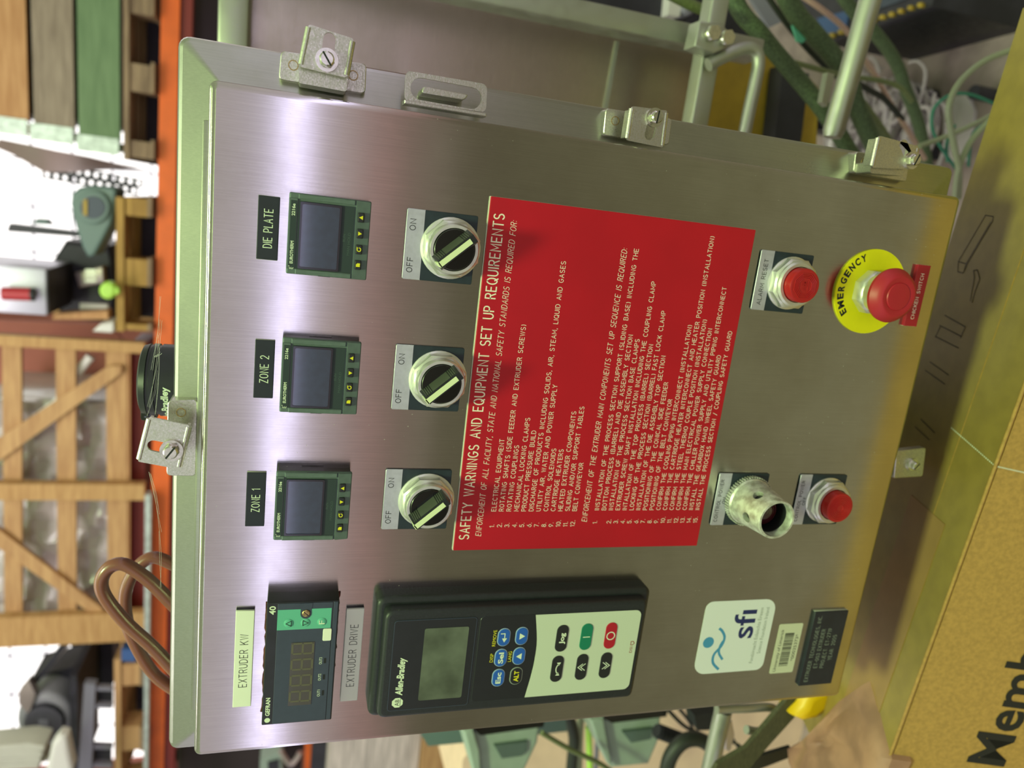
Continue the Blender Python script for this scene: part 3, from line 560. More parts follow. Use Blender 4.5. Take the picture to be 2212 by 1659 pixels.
# ---------------------------------------------------------------- legend plates, switches, buttons
def legend(t, w2, z1, z0, lines, split):
    obj('legend_plate', MB().prism(rrect(-w2, z0, w2, z1, 1.2, 3), 0, 1.5, .3, 1), TEAL, t)
    obj('legend_band', MB().prism(rrect(-w2, z1 - split, w2, z1, (1.2, 1.2, 0, 0), 3), .2, 1.6, .3, 1), SILV, t)
    y = MB()
    for s, a, c, z, cap in lines: engrave(y, s, a, c, z, cap, 1.66, .42)
    obj('lettering', y, INK, t)
def octa(cx, cz, r, o0, o1, n=8, a0=22.5):
    return MB().loops([[(x, o, z) for x, z in circ(cx, cz, rr, n, a0)] for rr, o in ((r, o0), (r, o1 - 1.5), (r * .93, o1))])
def switch(cx, label):
    t = thing('selector_switch', label, 'selector switch', pm(cx, 0, -143.6), 'two position selector switches on the cabinet door')
    legend(t, 22.3, 29.8, -16.5, [('OFF', -17.6, -8.4, 23.7, 3.6), ('ON', 9.0, 15.8, 23.7, 3.6)], 11.8)
    obj('washer', MB().lathe([(19.8, 1.4), (19.8, 2.6), (18.5, 3.2)], n=40), CHROME, t)
    obj('lock_nut', octa(0, 0, 18.9, 2.5, 10.5), CHROME, t)
    obj('collar', MB().lathe([(16.5, 10), (16.5, 13.5), (15.4, 15), (13.6, 15), (13.0, 13), (13.0, 12)], n=44), CHROME, t)
    kn = obj('knob', MB().lathe([(13.2, 11), (13.2, 15.2), (12.6, 16.2)], n=40), BLKG, t)
    an = math.radians(42)                          # pointer towards OFF, up and to the left
    px_, pz_ = -math.sin(an), math.cos(an); sx, sz = pz_, -px_
    T = lambda l, s: (px_ * l + sx * s, pz_ * l + sz * s)
    lv = MB(); rows = []
    for l, h in ((-14.2, 26.0), (14.2, 26.0)):
        rows.append([(*T(l, -5.6), 14), (*T(l, 5.6), 14), (*T(l * .97, 2.6), h), (*T(l * .97, -2.6), h)])
    R2 = [[(a, o, c) for a, c, o in r] for r in rows]; lv.loops(R2); obj('lever', lv, BLK, t)
    gl = obj('lit_grip_face', MB().loops([[(T(-12.5, 5.75)[0], 14.6, T(-12.5, 5.75)[1]), (T(12.5, 5.75)[0], 14.6, T(12.5, 5.75)[1]), (T(12.2, 3.0)[0], 25, T(12.2, 3.0)[1]), (T(-12.2, 3.0)[0], 25, T(-12.2, 3.0)[1])], [(T(-12.5, 5.4)[0], 14.6, T(-12.5, 5.4)[1]), (T(12.5, 5.4)[0], 14.6, T(12.5, 5.4)[1]), (T(12.2, 2.4)[0], 25, T(12.2, 2.4)[1]), (T(-12.2, 2.4)[0], 25, T(-12.2, 2.4)[1])]]), GRIP, t)
    g2 = MB()
    for l in (-11.6, -10.2, -8.8, -7.4, 7.4, 8.8, 10.2, 11.6):
        g2.loops([[(T(l - .22, 6.0)[0], 14.8, T(l - .22, 6.0)[1]), (T(l + .22, 6.0)[0], 14.8, T(l + .22, 6.0)[1]), (T(l + .22, 3.2)[0], 25, T(l + .22, 3.2)[1]), (T(l - .22, 3.2)[0], 25, T(l - .22, 3.2)[1])], [(T(l - .22, 5)[0], 14.8, T(l - .22, 5)[1]), (T(l + .22, 5)[0], 14.8, T(l + .22, 5)[1]), (T(l + .22, 2.2)[0], 25, T(l + .22, 2.2)[1]), (T(l - .22, 2.2)[0], 25, T(l - .22, 2.2)[1])]])
    obj('grip_ribs', g2, INK, t)
    w3 = MB()
    w3.loops([[(T(-10.5, 1.7)[0], 25.8, T(-10.5, 1.7)[1]), (T(-10.5, -1.7)[0], 25.8, T(-10.5, -1.7)[1]), (T(13.9, -1.7)[0], 25.8, T(13.9, -1.7)[1]), (T(13.9, 1.7)[0], 25.8, T(13.9, 1.7)[1])], [(T(-10.5, 1.7)[0], 26.4, T(-10.5, 1.7)[1]), (T(-10.5, -1.7)[0], 26.4, T(-10.5, -1.7)[1]), (T(14.3, -1.7)[0], 26.4, T(14.3, -1.7)[1]), (T(14.3, 1.7)[0], 26.4, T(14.3, 1.7)[1])]])
    A2 = [(T(13.6, s)[0], o, T(13.6, s)[1]) for s, o in ((1.7, 26.4), (-1.7, 26.4), (-1.7, 15.5), (1.7, 15.5))]; B2 = [(T(14.75, s)[0], o, T(14.75, s)[1]) for s, o in ((1.7, 26.4), (-1.7, 26.4), (-1.7, 15.5), (1.7, 15.5))]
    w3.loops([A2, B2]); obj('pointer_strip', w3, PALM, t); return t
switch(369.4, 'OFF ON selector switch under the DIE PLATE controller')
switch(281.8, 'OFF ON selector switch under the ZONE 2 controller')
switch(194.5, 'OFF ON selector switch under the ZONE 1 controller')
def pushbutton(cx, cz, lines, label, mark):
    t = thing('push_button', label, 'push button', pm(cx, 0, cz), 'round push buttons with legend plates')
    legend(t, 22.2, 29.6, -16.8, lines, 11.8)
    obj('washer', MB().lathe([(19.8, 1.4), (19.8, 2.4), (18.6, 3.0)], n=40), CHROME, t)
    obj('lock_nut', octa(0, 0, 19.4, 2.4, 9.5), CHROME, t)
    obj('collar', MB().lathe([(17, 9), (17, 11), (15.6, 12.2), (13.4, 12.2), (13, 11), (13, 9)], n=44), CHROME, t)
    cp = obj('button_cap', MB().lathe([(12.6, 5), (12.6, 18.2), (12.2, 19.0), (11.4, 19.2)], n=44), BTN, t)
    y = MB()
    for r in ((9.6, 8.4, 7.2, 6.0) if mark else (10, 8.6, 7.2, 5.8, 4.4, 3.0)):
        pts = circ(0, 0, r, 8 if mark else 28, 22.5); y.tube([(x, 19.25, z) for x, z in pts + pts[:1]], .42, 5)
    if mark: 
        for s, a, c in (('A', -3.6, -.3), ('B', .4, 3.4)): engrave(y, s, a, c, -1.5, 3.6, 19.45, .6)
        y.tube([(-3.8, 19.3, -2.6), (3.8, 19.3, -2.6)], .26, 5)
    obj('moulded_rings', y, BTN, cp)
    return t
pushbutton(369.7, -404.6, [('ALARM RESET', -18, 15.6, 22.2, 3.3)], 'red push button with ALARM RESET legend plate', True)
pushbutton(194.8, -481.6, [('CONTROL POWER', -19, 16.6, 24.4, 2.9), ('OFF', -4.6, 2.4, 20.0, 2.6)], 'red push button with CONTROL POWER OFF legend plate', False)
gb = thing('guarded_push_button', 'control power on button deep inside a long pale perforated metal guard tube', 'push button', pm(195.0, 0, -405.2), 'round push buttons with legend plates')
legend(gb, 22.2, 29.6, -16.8, [('CONTROL POWER', -19, 16.6, 24.4, 2.9), ('ON', -3.4, 1.6, 20.0, 2.6)], 11.8)
gt = obj('guard_tube', MB().lathe([(13.4, 2), (19.6, 2), (19.6, 6.6), (18.6, 8), (15.6, 40.2), (15.2, 41.2), (13.6, 41.2), (13.2, 40)], n=72, caps=False), ALU, gb)
gm = gt.data; bmt = bmesh.new(); bmt.from_mesh(gm)
el_ = [e for e in bmt.edges if len(e.link_faces) == 1]; bmesh.ops.bridge_loops(bmt, edges=el_); bmesh.ops.recalc_face_normals(bmt, faces=bmt.faces); bmt.to_mesh(gm); bmt.free()
cut = MB()
for a in (-38, 34, 106, 178, 250):
    ca, sa = math.cos(math.radians(a)), math.sin(math.radians(a)); cut.loops([[(r * ca - 4.1 * math.cos(t) * sa, 26 + 4.1 * math.sin(t), r * sa + 4.1 * math.cos(t) * ca) for t in [2 * math.pi * k / 20 for k in range(20)]] for r in (11, 24)])
co = obj('cutter', cut, ALU); co.location = gb.location
md = gt.modifiers.new('holes', 'BOOLEAN'); md.operation = 'DIFFERENCE'; md.solver = 'EXACT'; md.object = co
bpy.context.view_layer.update(); nm = bpy.data.meshes.new_from_object(gt.evaluated_get(bpy.context.evaluated_depsgraph_get()))
gt.modifiers.clear(); gt.data = nm; bpy.data.objects.remove(co)
nm.set_sharp_from_angle(angle=.5)
kb = MB()
for k in range(56):
    a = 2 * math.pi * k / 56; kb.box(-.01, .01, 0, .01, 0, .01) if False else kb.loops([[(20.1 * math.cos(a + s) , o, 20.1 * math.sin(a + s)) for s, o in ((-.03, 2.2), (.03, 2.2), (.03, 6.4), (-.03, 6.4))], [(20.9 * math.cos(a + s), o, 20.9 * math.sin(a + s)) for s, o in ((-.02, 2.4), (.02, 2.4), (.02, 6.2), (-.02, 6.2))]])
obj('knurled_base', kb, ALU, gb)
obj('inner_sleeve', MB().ring(circ(0, 0, 13.1, 40), circ(0, 0, 12.6, 40), 2, 34), BLK, gb)
ln = obj('lens', MB().lathe([(11.8, 4), (11.8, 24), (10.5, 25.5), (6, 26.5)], n=36), LENS, gb)
y = MB()
for r in (9.4, 7.4, 5.4, 3.4): pts = circ(0, 0, r, 28); y.tube([(x, 26.4 if r < 6 else 26.0, z) for x, z in pts + pts[:1]], .25, 5)
obj('moulded_rings', y, LENS, ln)
# emergency stop
es = thing('emergency_stop_button', 'red mushroom button in a yellow EMERGENCY ring at the lower right', 'emergency button', pm(369.5, 0, -479.6))
rg = obj('emergency_ring', MB().ring(circ(0, 0, 33, 64), circ(0, 0, 16, 64), 0, 1.6), YEL, es)
y = MB(); word = 'EMERGENCY'; _arc = lambda x, z: ((25.4 + z) * math.sin(x / 27.0), 1.68, (25.4 + z) * math.cos(x / 27.0))
pos = -20.6
for i, ch in enumerate(word):
    wch = 5.6 if ch == 'M' else 4.3
    printed(y, ch, pos, pos + wch, 0, 5.2, 0, .04, fn=_arc); pos += wch + 1.5
obj('lettering', y, INK, rg)
obj('collar', octa(0, 0, 17.6, 1.4, 11), CHROME, es); obj('barrel', MB().lathe([(15.4, 10), (15.4, 17), (14.2, 18.5), (11.5, 18.5), (11.5, 16)], n=44), CHROME, es)
mu = obj('mushroom_cap', MB().lathe([(11, 14), (11, 18.5), (17.5, 19), (20.2, 21), (20.6, 23.5), (18.0, 28), (15.2, 30.5), (14.0, 30.8), (10.4, 29.8), (9.9, 30.6), (6, 30.8)], n=52), MUSH, es)
# ---------------------------------------------------------------- drive keypad
dk = thing('drive_keypad', 'black drive keypad unit with grey screen, blue keys and pale lower panel', 'control keypad', pm(77.5, 0, -220))
dz = 220
obj('mounting_frame', MB().prism(rrect(-48.2, -106.5, 48.2, 106.5, 6), 0, 13, 4, 4), HMI, dk)
obj('bezel', MB().prism(rrect(-43, -100.4, 43, 101.2, (6, 6, 5, 5)), 12, 22, 3, 4), HMI, dk)
obj('screen_panel', MB().prism(rrect(-36.4, 35.4, 35.4, 94.2, 2), 21.5, 22.4, .2, 1), BLK, dk)
obj('panel_outline', MB().ring(rrect(-36.6, 35.2, 35.6, 94.4, 2.2), rrect(-36.2, 35.6, 35.2, 94.0, 2), 21.9, 22.45), SLATE, dk)
obj('screen', MB().prism(rrect(-29.6, 40.6, 28.5, 72.6, 1.5), 22.2, 22.6), LCD, dk)
obj('key_panel', MB().prism(rrect(-34.6, -96, 35.6, 32.6, 3), 21.2, 22.3, .3, 1), BLKG if False else BLK, dk)
cv = smooth([(-34.2, -9), (-15, -11.8), (-1, -12.9), (14, -12.6), (35.2, -9)], 4)
wp = [(p.x, p.y) for p in cv]; low = rrect(-34.2, -95.4, 35.2, -40, (0, 0, 5, 5))
wpoly = wp + [p for p in low if p[1] < -41][::-1]
low = [p for p in low if p[1] < -41]; low.sort(key=lambda p: -math.atan2(p[1] + 60, p[0]) if False else -p[0] * 1000 - 0)
br = [(35.2, -90.4 + 0)] + [(30.2 + 5 * math.cos(math.radians(a)), -90.4 + 5 * math.sin(math.radians(a))) for a in (-15, -30, -45, -60, -75, -90)] + [(-29.2 + 5 * math.cos(math.radians(a)), -90.4 + 5 * math.sin(math.radians(a))) for a in (-90, -105, -120, -135, -150, -165, -180)]
obj('pale_panel', MB().prism(wp + br, 22, 22.5), PALEP, dk)
def key(c, w2, h2, mat, label, sym, smat, border=None):
    x, z = c[0] - 77.5, c[1] + dz
    if border: k0 = obj('key', MB().prism(rrect(x - w2, z - h2, x + w2, z + h2, h2 * .98, 8), 22.2, 22.7, .3, 2), border, dk, label); MBk = obj('key_cap', MB().prism(rrect(x - w2 + .6, z - h2 + .6, x + w2 - .6, z + h2 - .6, (h2 - .6) * .97, 8), 22.4, 23.0, .3, 2), mat, k0)
    else: k0 = obj('key', MB().prism(rrect(x - w2, z - h2, x + w2, z + h2, h2 * .98, 8), 22.2, 23.0, .3, 2), mat, dk, label)
    y = MB(); o = 23.08
    if len(sym) > 1 and sym[0] == '=': printed(y, sym[1:], x - len(sym[1:]) * 1.55, x + len(sym[1:]) * 1.55, z - 1.7, 3.5, o, .03)
    elif sym == 'up': y.flat([(x - 2.6, z - 1.8), (x + 2.6, z - 1.8), (x, z + 2.4)], o)
    elif sym == 'dn': y.flat([(x - 2.6, z + 1.8), (x + 2.6, z + 1.8), (x, z - 2.4)], o)
    elif sym == 'en': y.flat([(x - 4, z - .4), (x - .6, z + 1.5), (x - .6, z - 2.3)], o); y.ribbon([(x - .6, z - .4), (x + 3.2, z - .4), (x + 3.2, z + 2.6)], .7, o)
    elif sym == 'I': y.ribbon([(x, z - 2.7), (x, z + 2.7)], .7, o)
    elif sym == 'O': y.ribbon(A_(x, z, 3.2, 3.2, 90, 450, 20), .8, o, False)
    elif sym in ('uu', 'dd'):
        k = 1 if sym == 'uu' else -1
        for d in (0, 2.2): y.ribbon([(x - 2.8, z + (-2.6 + d) * k), (x, z + (1.0 + d) * k), (x + 2.8, z + (-2.6 + d) * k)], .6, o)
    elif sym == 'rev':
        y.ribbon(A_(x, z - 4.6, 5.6, 5.6, 42, 138, 10), .8, o)
        for s in (-1, 1): y.flat([(x + s * 5.6, z - 2.4), (x + s * 5.5, z + .9), (x + s * 2.8, z - 1.0)], o)
    obj('symbol', y, smat, k0)
LB = M('key_border', rgb(150, 172, 196), .4)
for c, s, l in (((62.1, -206.1), '=Esc', 'blue Esc key'), ((78.8, -206.1), '=Sel', 'blue Sel key'), ((95.7, -206.5), 'en', 'blue enter key'), ((79.3, -220.1), 'up', 'blue up arrow key'), ((95.9, -220.2), 'dn', 'blue down arrow key')): key(c, 7.4, 4.9, BLUE, l, s, INKW, LB)
key((62.6, -219.9), 7.4, 4.9, BLK, 'black ALT key with yellow letters', '=ALT', INKY, INKGR)
for c, m3, s, l in (((92.1, -252.2), KBLK, '=Jog', 'black Jog key'), ((92.2, -272), KGRN, 'I', 'green start key'), ((92.0, -292.1), KRED, 'O', 'red stop key'), ((66.2, -251.9), KBLK, 'rev', 'black reverse key'), ((66.3, -272), KBLK, 'uu', 'black double up key'), ((66.3, -291.9), KBLK, 'dd', 'black double down key')): key(c, 11.2, 4.7, m3, l, s, INKW)
y = MB()
for s, c, w2 in (('REMOVE', (95.2, -200.3), 6.6), ('DISP', (79, -199.9), 3.6), ('LANG', (79.2, -213.9), 4.3)): printed(y, s, c[0] - 77.5 - w2, c[0] - 77.5 + w2, c[1] + dz - .4, 2.5, 22.4)
obj('yellow_lettering', y, INKY, dk)
y = MB(); printed(y, 'Allen-Bradley', -24.2, 6.4, 84.6, 4.8, 22.5, .03, .22); y.flat(circ(-30, 87.4, 4.2, 8, 22.5), 22.5); obj('brand_lettering', y, INKW, dk)
y = MB(); printed(y, 'AB', -32.6, -27.4, 86.2, 3.0, 22.56); y.ribbon([(-33.2, 85.4), (-26.8, 85.4)], .3, 22.56); obj('emblem_lettering', y, INK, dk)
y = MB(); printed(y, 'DSI', -1.6, 3.6, -92.6, 2.2, 22.6); y.ribbon([(5.2, -92.4), (5.2, -90.6), (8.2, -90.6), (8.2, -92.4), (6.7, -93.6), (5.2, -92.4)], .5, 22.6); obj('port_lettering', y, INKR, dk)
# ---------------------------------------------------------------- stickers
st = thing('sticker', 'white square foundation sticker with blue swirl and navy letters', 'sticker', pm(69, 0, -421.8))
obj('backing', MB().prism(rrect(-34.4, -34.4, 34.4, 34.4, (7, 11, 7, 11), 6), 0, .25), STICK, st)
y = MB(); y.flat(circ(-4.0, 25.4, 5.2, 28), .3)
y.ribbon([tuple(p) for p in smooth([(-30.5, 10.6), (-24, 17), (-16, 17.6), (-8, 12), (0, 10.6), (6, 14), (8.5, 17)], 6)], 2.4, .3); y.ribbon([tuple(p) for p in smooth([(-21, 8.6), (-15, 13), (-9, 13.4), (-4, 11.6)], 6)], 2.2, .31); obj('swirl', y, SKY, st)
y = MB(); printed(y, 'sfı', -2.2, 25.0, -16.2, 20, .3, .012); obj('logo_lettering', y, NAVY, st)
y = MB(); printed(y, 'Fondúireacht Eolaíochta Éireann', -27, 26.5, -22.6, 3.4, .3); printed(y, 'Science Foundation Ireland', -18, 26.5, -28.6, 3.4, .3); obj('small_lettering', y, INKGR, st)
bs = thing('barcode_label', 'small cream barcode label under the white square sticker', 'sticker', pm(54, 0, -476.8))
obj('backing', MB().prism(rrect(-24.4, -12.2, 24.4, 12.2, 1.6, 4), 0, .25), PAPERL, bs)
random.seed(4); y = MB(); x = -17.5
while x < 15.5:
    wd = random.choice((.35, .35, .7, 1.0)); y.flat([(x, -5.0), (x + wd, -5.0), (x + wd, 4.4), (x, 4.4)], .3); x += wd + random.choice((.3, .3, .5, .7))
obj('bars', y, INK, bs)
y = MB(); printed(y, 'University of Limerick', -22.5, 19, 6.4, 3.0, .3, 0, .15); printed(y, '*00035373*', -13, 13.5, -10.2, 3.2, .3); obj('lettering', y, INK, bs)
# ---------------------------------------------------------------- things around the cabinet
def ppoly(px, Y, dep, bev=0, mb=None):      # outline seen at depth Y, with real thickness going back
    mb = mb or MB(False); P = [at(x, y, Y) for x, y in px]; q = [(p.x, p.z) for p in P]
    rings = [[(x, Y + dep, z) for x, z in q]]
    if bev:
        for k in range(4):
            t = math.pi / 2 * k / 3; g = inset(q, bev * (1 - math.cos(t))); rings.append([(x, Y + bev - bev * math.sin(t), z) for x, z in g])
    else: rings.append([(x, Y, z) for x, z in q])
    return mb.loops(rings)
def pbox(p0, p1, Y, dep, bev=0, mb=None):   # upright box from two picture corners of its front
    mb = mb or MB(False); a, b = at(*p0, Y), at(*p1, Y)
    return mb.box(min(a.x, b.x), max(a.x, b.x), Y, Y + dep, min(a.z, b.z), max(a.z, b.z), bev)
def pts(L):                                  # (x, y[, Y]) picture points -> world points
    out = []; Y = .5
    for p in L:
        if len(p) > 2: Y = p[2]
        out.append(at(p[0], p[1], Y))
    return out
def ptube(L, r, n=10, k=5, mb=None): return (mb or MB(False)).tube(smooth(pts(L), k), r, n)
def rel(o, par): o.location = (-par.location.x, -par.location.y, -par.location.z); return o
def P(name, mb, mat, par, label=None): return rel(obj(name, mb, mat, par, label), par)
def solo(name, mb, mat, label, cat, group=None, kind=None, **kw): return tag(obj(name, mb, mat, **kw), label, cat, group, kind)
# hoses and the black device on the cabinet's top
GH = 'rubber hose loops above the cabinet'
solo('rubber_hose', ptube([(380, 1452, .10), (330, 1398), (272, 1345), (228, 1290), (219, 1255), (236, 1226), (268, 1219), (312, 1246), (345, 1276), (380, 1312)], .0052, 14), HOSE, 'larger front loop of brown rubber hose above the cabinet', 'hose', GH)
solo('rubber_hose', ptube([(380, 1492, .14), (335, 1458), (302, 1410), (276, 1350), (270, 1290), (282, 1248), (306, 1216), (336, 1204), (380, 1222)], .0052, 14), HOSE, 'smaller rear loop of brown rubber hose above the cabinet', 'hose', GH)
rs = thing('rotary_device', 'black round ribbed device standing on the cabinet top behind a clamp', 'electrical device', (.2455, .105, ZT + .026))
obj('drum', MB(False).lathez([(.027, 0), (.027, .0165), (.0260, .017), (.0260, .0185), (.027, .019), (.027, .0225), (.0260, .023), (.0260, .0245), (.0268, .025), (.0255, .029), (.022, .0305)], n=48), BLK, rs)
y = MB(); printed(y, 'Allen-Bradley', -37, 1.5, 9.2, 4.6, 0, .03, fn=lambda x, z: (27.15 * math.sin(x / 27), 27.15 * math.cos(x / 27), z)); obj('lettering', y, INKW, rs)
obj('nub', MB(False).box(-.031, -.021, -.006, .006, .020, .031, .002), BLKG, rs)
cw = MB(False); random.seed(21)
for a_, b_, Y0, Y1 in (((345, 640), (330, 800), .034, .06), ((346, 690), (322, 880), .034, .06), ((345, 720), (336, 895), .034, .06), ((346, 760), (333, 770), .034, .06), ((322, 1020), (345, 1150), .034, .034), ((325, 1022), (344, 1110), .034, .034), ((345, 1150), (346, 1270), .034, .034), ((340, 800), (318, 900), .06, .034)):
    for k in range(2):
        j = lambda: random.uniform(-4, 4) * k; cw.tube(smooth([at(a_[0] + j(), a_[1] + j(), Y0), at((a_[0] + b_[0]) / 2 + 3 + j(), (a_[1] + b_[1]) / 2 + j(), (Y0 + Y1) / 2 - .001), at(b_[0] + j(), b_[1] + j(), Y1)], 5), .00007, 4)
solo('cobweb', cw, M('cobweb_silk', rgb(220, 220, 210), .6), 'fine dusty cobweb threads clinging to the cabinet clamps', 'cobweb', kind='stuff')
# ---------------------------------------------------------------- carton in front, leaning back on an added bench
BZ = ZT - .625
f0, f1 = atz(1913, 1659, BZ), atz(2212, 835, BZ); ux = (f1 - f0).normalized(); TL_ = math.radians(17)
bk_ = Vector((-ux.y, ux.x, 0)); vb = bk_ * math.cos(TL_) - Vector((0, 0, math.sin(TL_))); nr = ux.cross(vb)
if nr.z < 0: nr = -nr
org = f0 - ux * .09; DEP = .168; HH = .132; LEN = .80
def bp(u, v, w): return org + ux * u + vb * v + nr * w      # along the crease, back over the top, off the top
def slab(mb, u0, u1, v0, v1, z0, z1): return mb.hexa([bp(u0, v0, z0), bp(u1, v0, z0), bp(u1, v1, z0), bp(u0, v1, z0)], [bp(u0, v0, z1), bp(u1, v0, z1), bp(u1, v1, z1), bp(u0, v1, z1)])
wb2 = thing('unseen_bench', 'unseen wooden bench carrying the cardboard carton, added to mirror yellow along the bottom of the door', 'bench', (.2, .0, 0))  # unseen bench, added for the yellow reflection low on the door
P('unseen_bench_top', MB(False).box(-.45, .72, -.285, .150, ZT - .84, ZT - .801, .004), WOODY, wb2)
for x in (-.40, .64):
    for yy in (-.24, .09): P('leg', MB(False).box(x, x + .05, yy, yy + .05, 0, ZT - .838), WOODY, wb2)
cb = thing('cardboard_box', 'long brown cardboard carton leaning below the cabinet, printed on its front', 'box', (org.x, org.y, ZT - .80))
P('body', slab(MB(False), 0, LEN, 0, DEP, -HH, -.003), CARD, cb)
P('top_panel', slab(MB(False), -.0005, LEN + .0005, .0008, DEP + .0008, -.0034, .0002), CARDT, cb)
P('crease', MB(False).tube([bp(0, .0004, -.0004), bp(LEN, .0004, -.0004)], .0016, 8), CARD, cb)
t = MB(False); slab(t, .03, .34, .035, .098, .0003, .0008); P('packing_tape', t, TAPE, cb)
t = MB(False); slab(t, .25, LEN, .0555, .0562, .0002, .0006); P('fold_line', t, CARD, cb)
def hitp(x, y, p0, n): d = ray(x, y); return CP + d * ((p0 - CP).dot(n) / d.dot(n))
def uv(x, y): p = hitp(x, y, org, nr) - org; return p.dot(ux), p.dot(vb)
def uf(x, y): p = hitp(x, y, org, vb) - org; return p.dot(ux), p.dot(nr)        # on the front face: (along, height)
def ink(mb, px, wd, z=.0006):
    Q = [Vector(uv(*p)) for p in px]
    for a, c in zip(Q, Q[1:]):
        d = (c - a).normalized(); nn = Vector((-d.y, d.x)) * wd / 2; a2, c2 = a - d * wd / 2, c + d * wd / 2
        mb.face([mb.v(bp(q.x, q.y, z)) for q in (a2 + nn, c2 + nn, c2 - nn, a2 - nn)])
y = MB(False)
ink(y, [(2130, 465), (2147, 468), (2145, 478), (2092, 567), (2082, 590), (2070, 587), (2071, 565), (2130, 465)], .0008); ink(y, [(2071, 565), (2088, 570), (2141, 480)], .0008); ink(y, [(2088, 570), (2083, 588)], .0008)
ink(y, [(2104, 585), (2112, 583), (2118, 602), (2108, 628), (2101, 653)], .0009); ink(y, [(2104, 585), (2106, 600), (2097, 650)], .0008)
for a in ((2042, 681, 2086, 706), (2031, 703, 2078, 727), (2022, 727, 2072, 752), (2032, 706, 2022, 728), (2086, 706, 2076, 730), (2010, 782, 2050, 810), (2000, 800, 2042, 830), (1990, 905, 2020, 935), (1978, 922, 2008, 950)): ink(y, [(a[0], a[1]), (a[2], a[3])], .0009)
obj('printed_icons', y, INKB, cb, smoothed=False).location = (-cb.location.x, -cb.location.y, -cb.location.z)
y = MB(False); a, c = Vector(uv(2056, 924)), Vector(uv(2150, 1006)); k = 26
for i in range(k):
    p = a.lerp(c, i / k); r = a.lerp(c, (i + .6) / k); s_ = .0006
    y.face([y.v(bp(p.x - s_, p.y, .0006)), y.v(bp(p.x + s_, p.y, .0006)), y.v(bp(r.x + s_, r.y, .0006)), y.v(bp(r.x - s_, r.y, .0006))])
a, c = Vector(uf(2152, 1007)), Vector(uf(2214, 1021))
for i in range(20):
    p = a.lerp(c, i / 20); r = a.lerp(c, (i + .55) / 20); s_ = .0007
    y.face([y.v(bp(p.x - s_, -.0004, p.y)), y.v(bp(p.x + s_, -.0004, p.y)), y.v(bp(r.x + s_, -.0004, r.y)), y.v(bp(r.x - s_, -.0004, r.y))])
rel(obj('tear_line', y, WHT, cb, smoothed=False), cb)
K = lambda a, c: (2012 + a / 3.175, 1359 + c / 3.175)
m0, m1, m2_, m3 = [uf(*K(*p)) for p in ((248, 912), (490, 938), (318, 718), (560, 768))]; bt = uf(*K(505, 262))
base = (m1[1] + m3[1]) / 2; capm = (m0[1] + m2_[1]) / 2 - base; ua = (m0[0] + m1[0]) / 2
vs_, fs_ = _font('Memb', .02); wM = max(v.x for v in _font('M', .02)[0]) - min(v.x for v in _font('M', .02)[0]); wA = max(v.x for v in vs_) - min(v.x for v in vs_)
bx = min(v.x for v in vs_ if v.x > wA * .78 and v.y > .60) - min(v.x for v in vs_)
y = MB(False); printed(y, 'Memb', ua, ua + (bt[0] - ua) * wA / bx, base, capm, 0, .02, fn=lambda x, z: bp(x, -.0005, z)); rel(obj('lettering', y, INK, cb, smoothed=False), cb)
e = [(1822, 1510), (1784, 1556), (1732, 1598), (1703, 1620), (1708, 1650), (1720, 1700), (1890, 1720), (1925, 1640), (1905, 1560), (1880, 1470)]
g = [hitp(x, yy, org + nr * .001, nr) for x, yy in e]; ctr = sum((p for p in g), Vector()) / len(g); ef = MB(False)
rings = []
for s2, h in ((1.0, -.02), (1.0, -.001), (.93, .004), (.80, .007), (.6, .005), (.35, .008), (.12, .006)): rings.append([ctr + (p - ctr) * s2 + nr * (h + (.003 * math.sin(i * 2.1 + s2 * 7) if 0 < s2 < .97 else 0)) for i, p in enumerate(g)])
ef.loops(rings); rel(obj('torn_end_flap', ef, CRUMP, cb), cb)
solo('yellow_bag', ppoly([(1738, 1530), (1748, 1506), (1780, 1490), (1808, 1488), (1812, 1512), (1790, 1540), (1766, 1558), (1738, 1563), (1716, 1553)], .125, .03, .010), YCL, 'crumpled yellow bag at the lower left corner of the cabinet', 'bag')
# ---------------------------------------------------------------- stainless machine frame at the right
mf = thing('machine_frame', 'stainless machine frame with sheet panel, post and bars behind the cabinet', 'machine frame', (.9, .45, 0))
P('top_rail', pbox((466, 190), (541, -70), .45, .045, .004), TUBE, mf)
P('sheet_panel', ppoly([(536, -70), (536, 230), (1458, 330), (1524, 100), (950, -5), (880, -70)], .50, .012), SHEET, mf)
P('sheet_seam', ppoly([(1331, 88), (1338, 90), (1312, 240), (1303, 240)], .496, .006), TUBE, mf)
p0, p1 = at(1262, 0, .42), at(1080, 28, .42); q0, q1 = at(1540, 60, .42), at(1530, 112, .42)
po = MB(False); po.box(.0, .001, 0, .001, 0, .001) if False else None
xa, xb = (at(1400, 79, .42).x, at(1400, 29, .42).x)
P('post', MB(False).box(xa, xb, .42, .46, at(1648, 118, .42).z, ZT + .05, .003), TUBE, mf); P('leg', MB(False).box(.22, .26, .47, .495, 0, ZT - .1), TUBE, mf)
P('cross_bar', ppoly([(1550, -60), (1588, -60), (1527, 290), (1490, 286)], .375, .025, .003), TUBE, mf)
P('clamp_block', ppoly([(1512, 44), (1560, 52), (1580, 72), (1562, 108), (1542, 116), (1500, 100)], .350, .025, .002), TUBE, mf)
for (x, yy) in ((1533, 74), (1563, 84)):
    c = at(x, yy, .35); P('bolt', MB(False).tube([c + Vector((0, .005, 0)), c + Vector((0, -.012, 0))], .0085, 6), SCREW, mf)
P('bent_rod', ptube([(1530, 140, .36), (1560, 124), (1600, 107), (1622, 105), (1635, 116), (1638, 138), (1632, 175), (1618, 240), (1600, 330)], .0078, 14), TUBE, mf)
P('flat_lug', ppoly([(1788, 156), (1803, 160), (1787, 230), (1776, 220)], .40, .01), TUBE, mf)
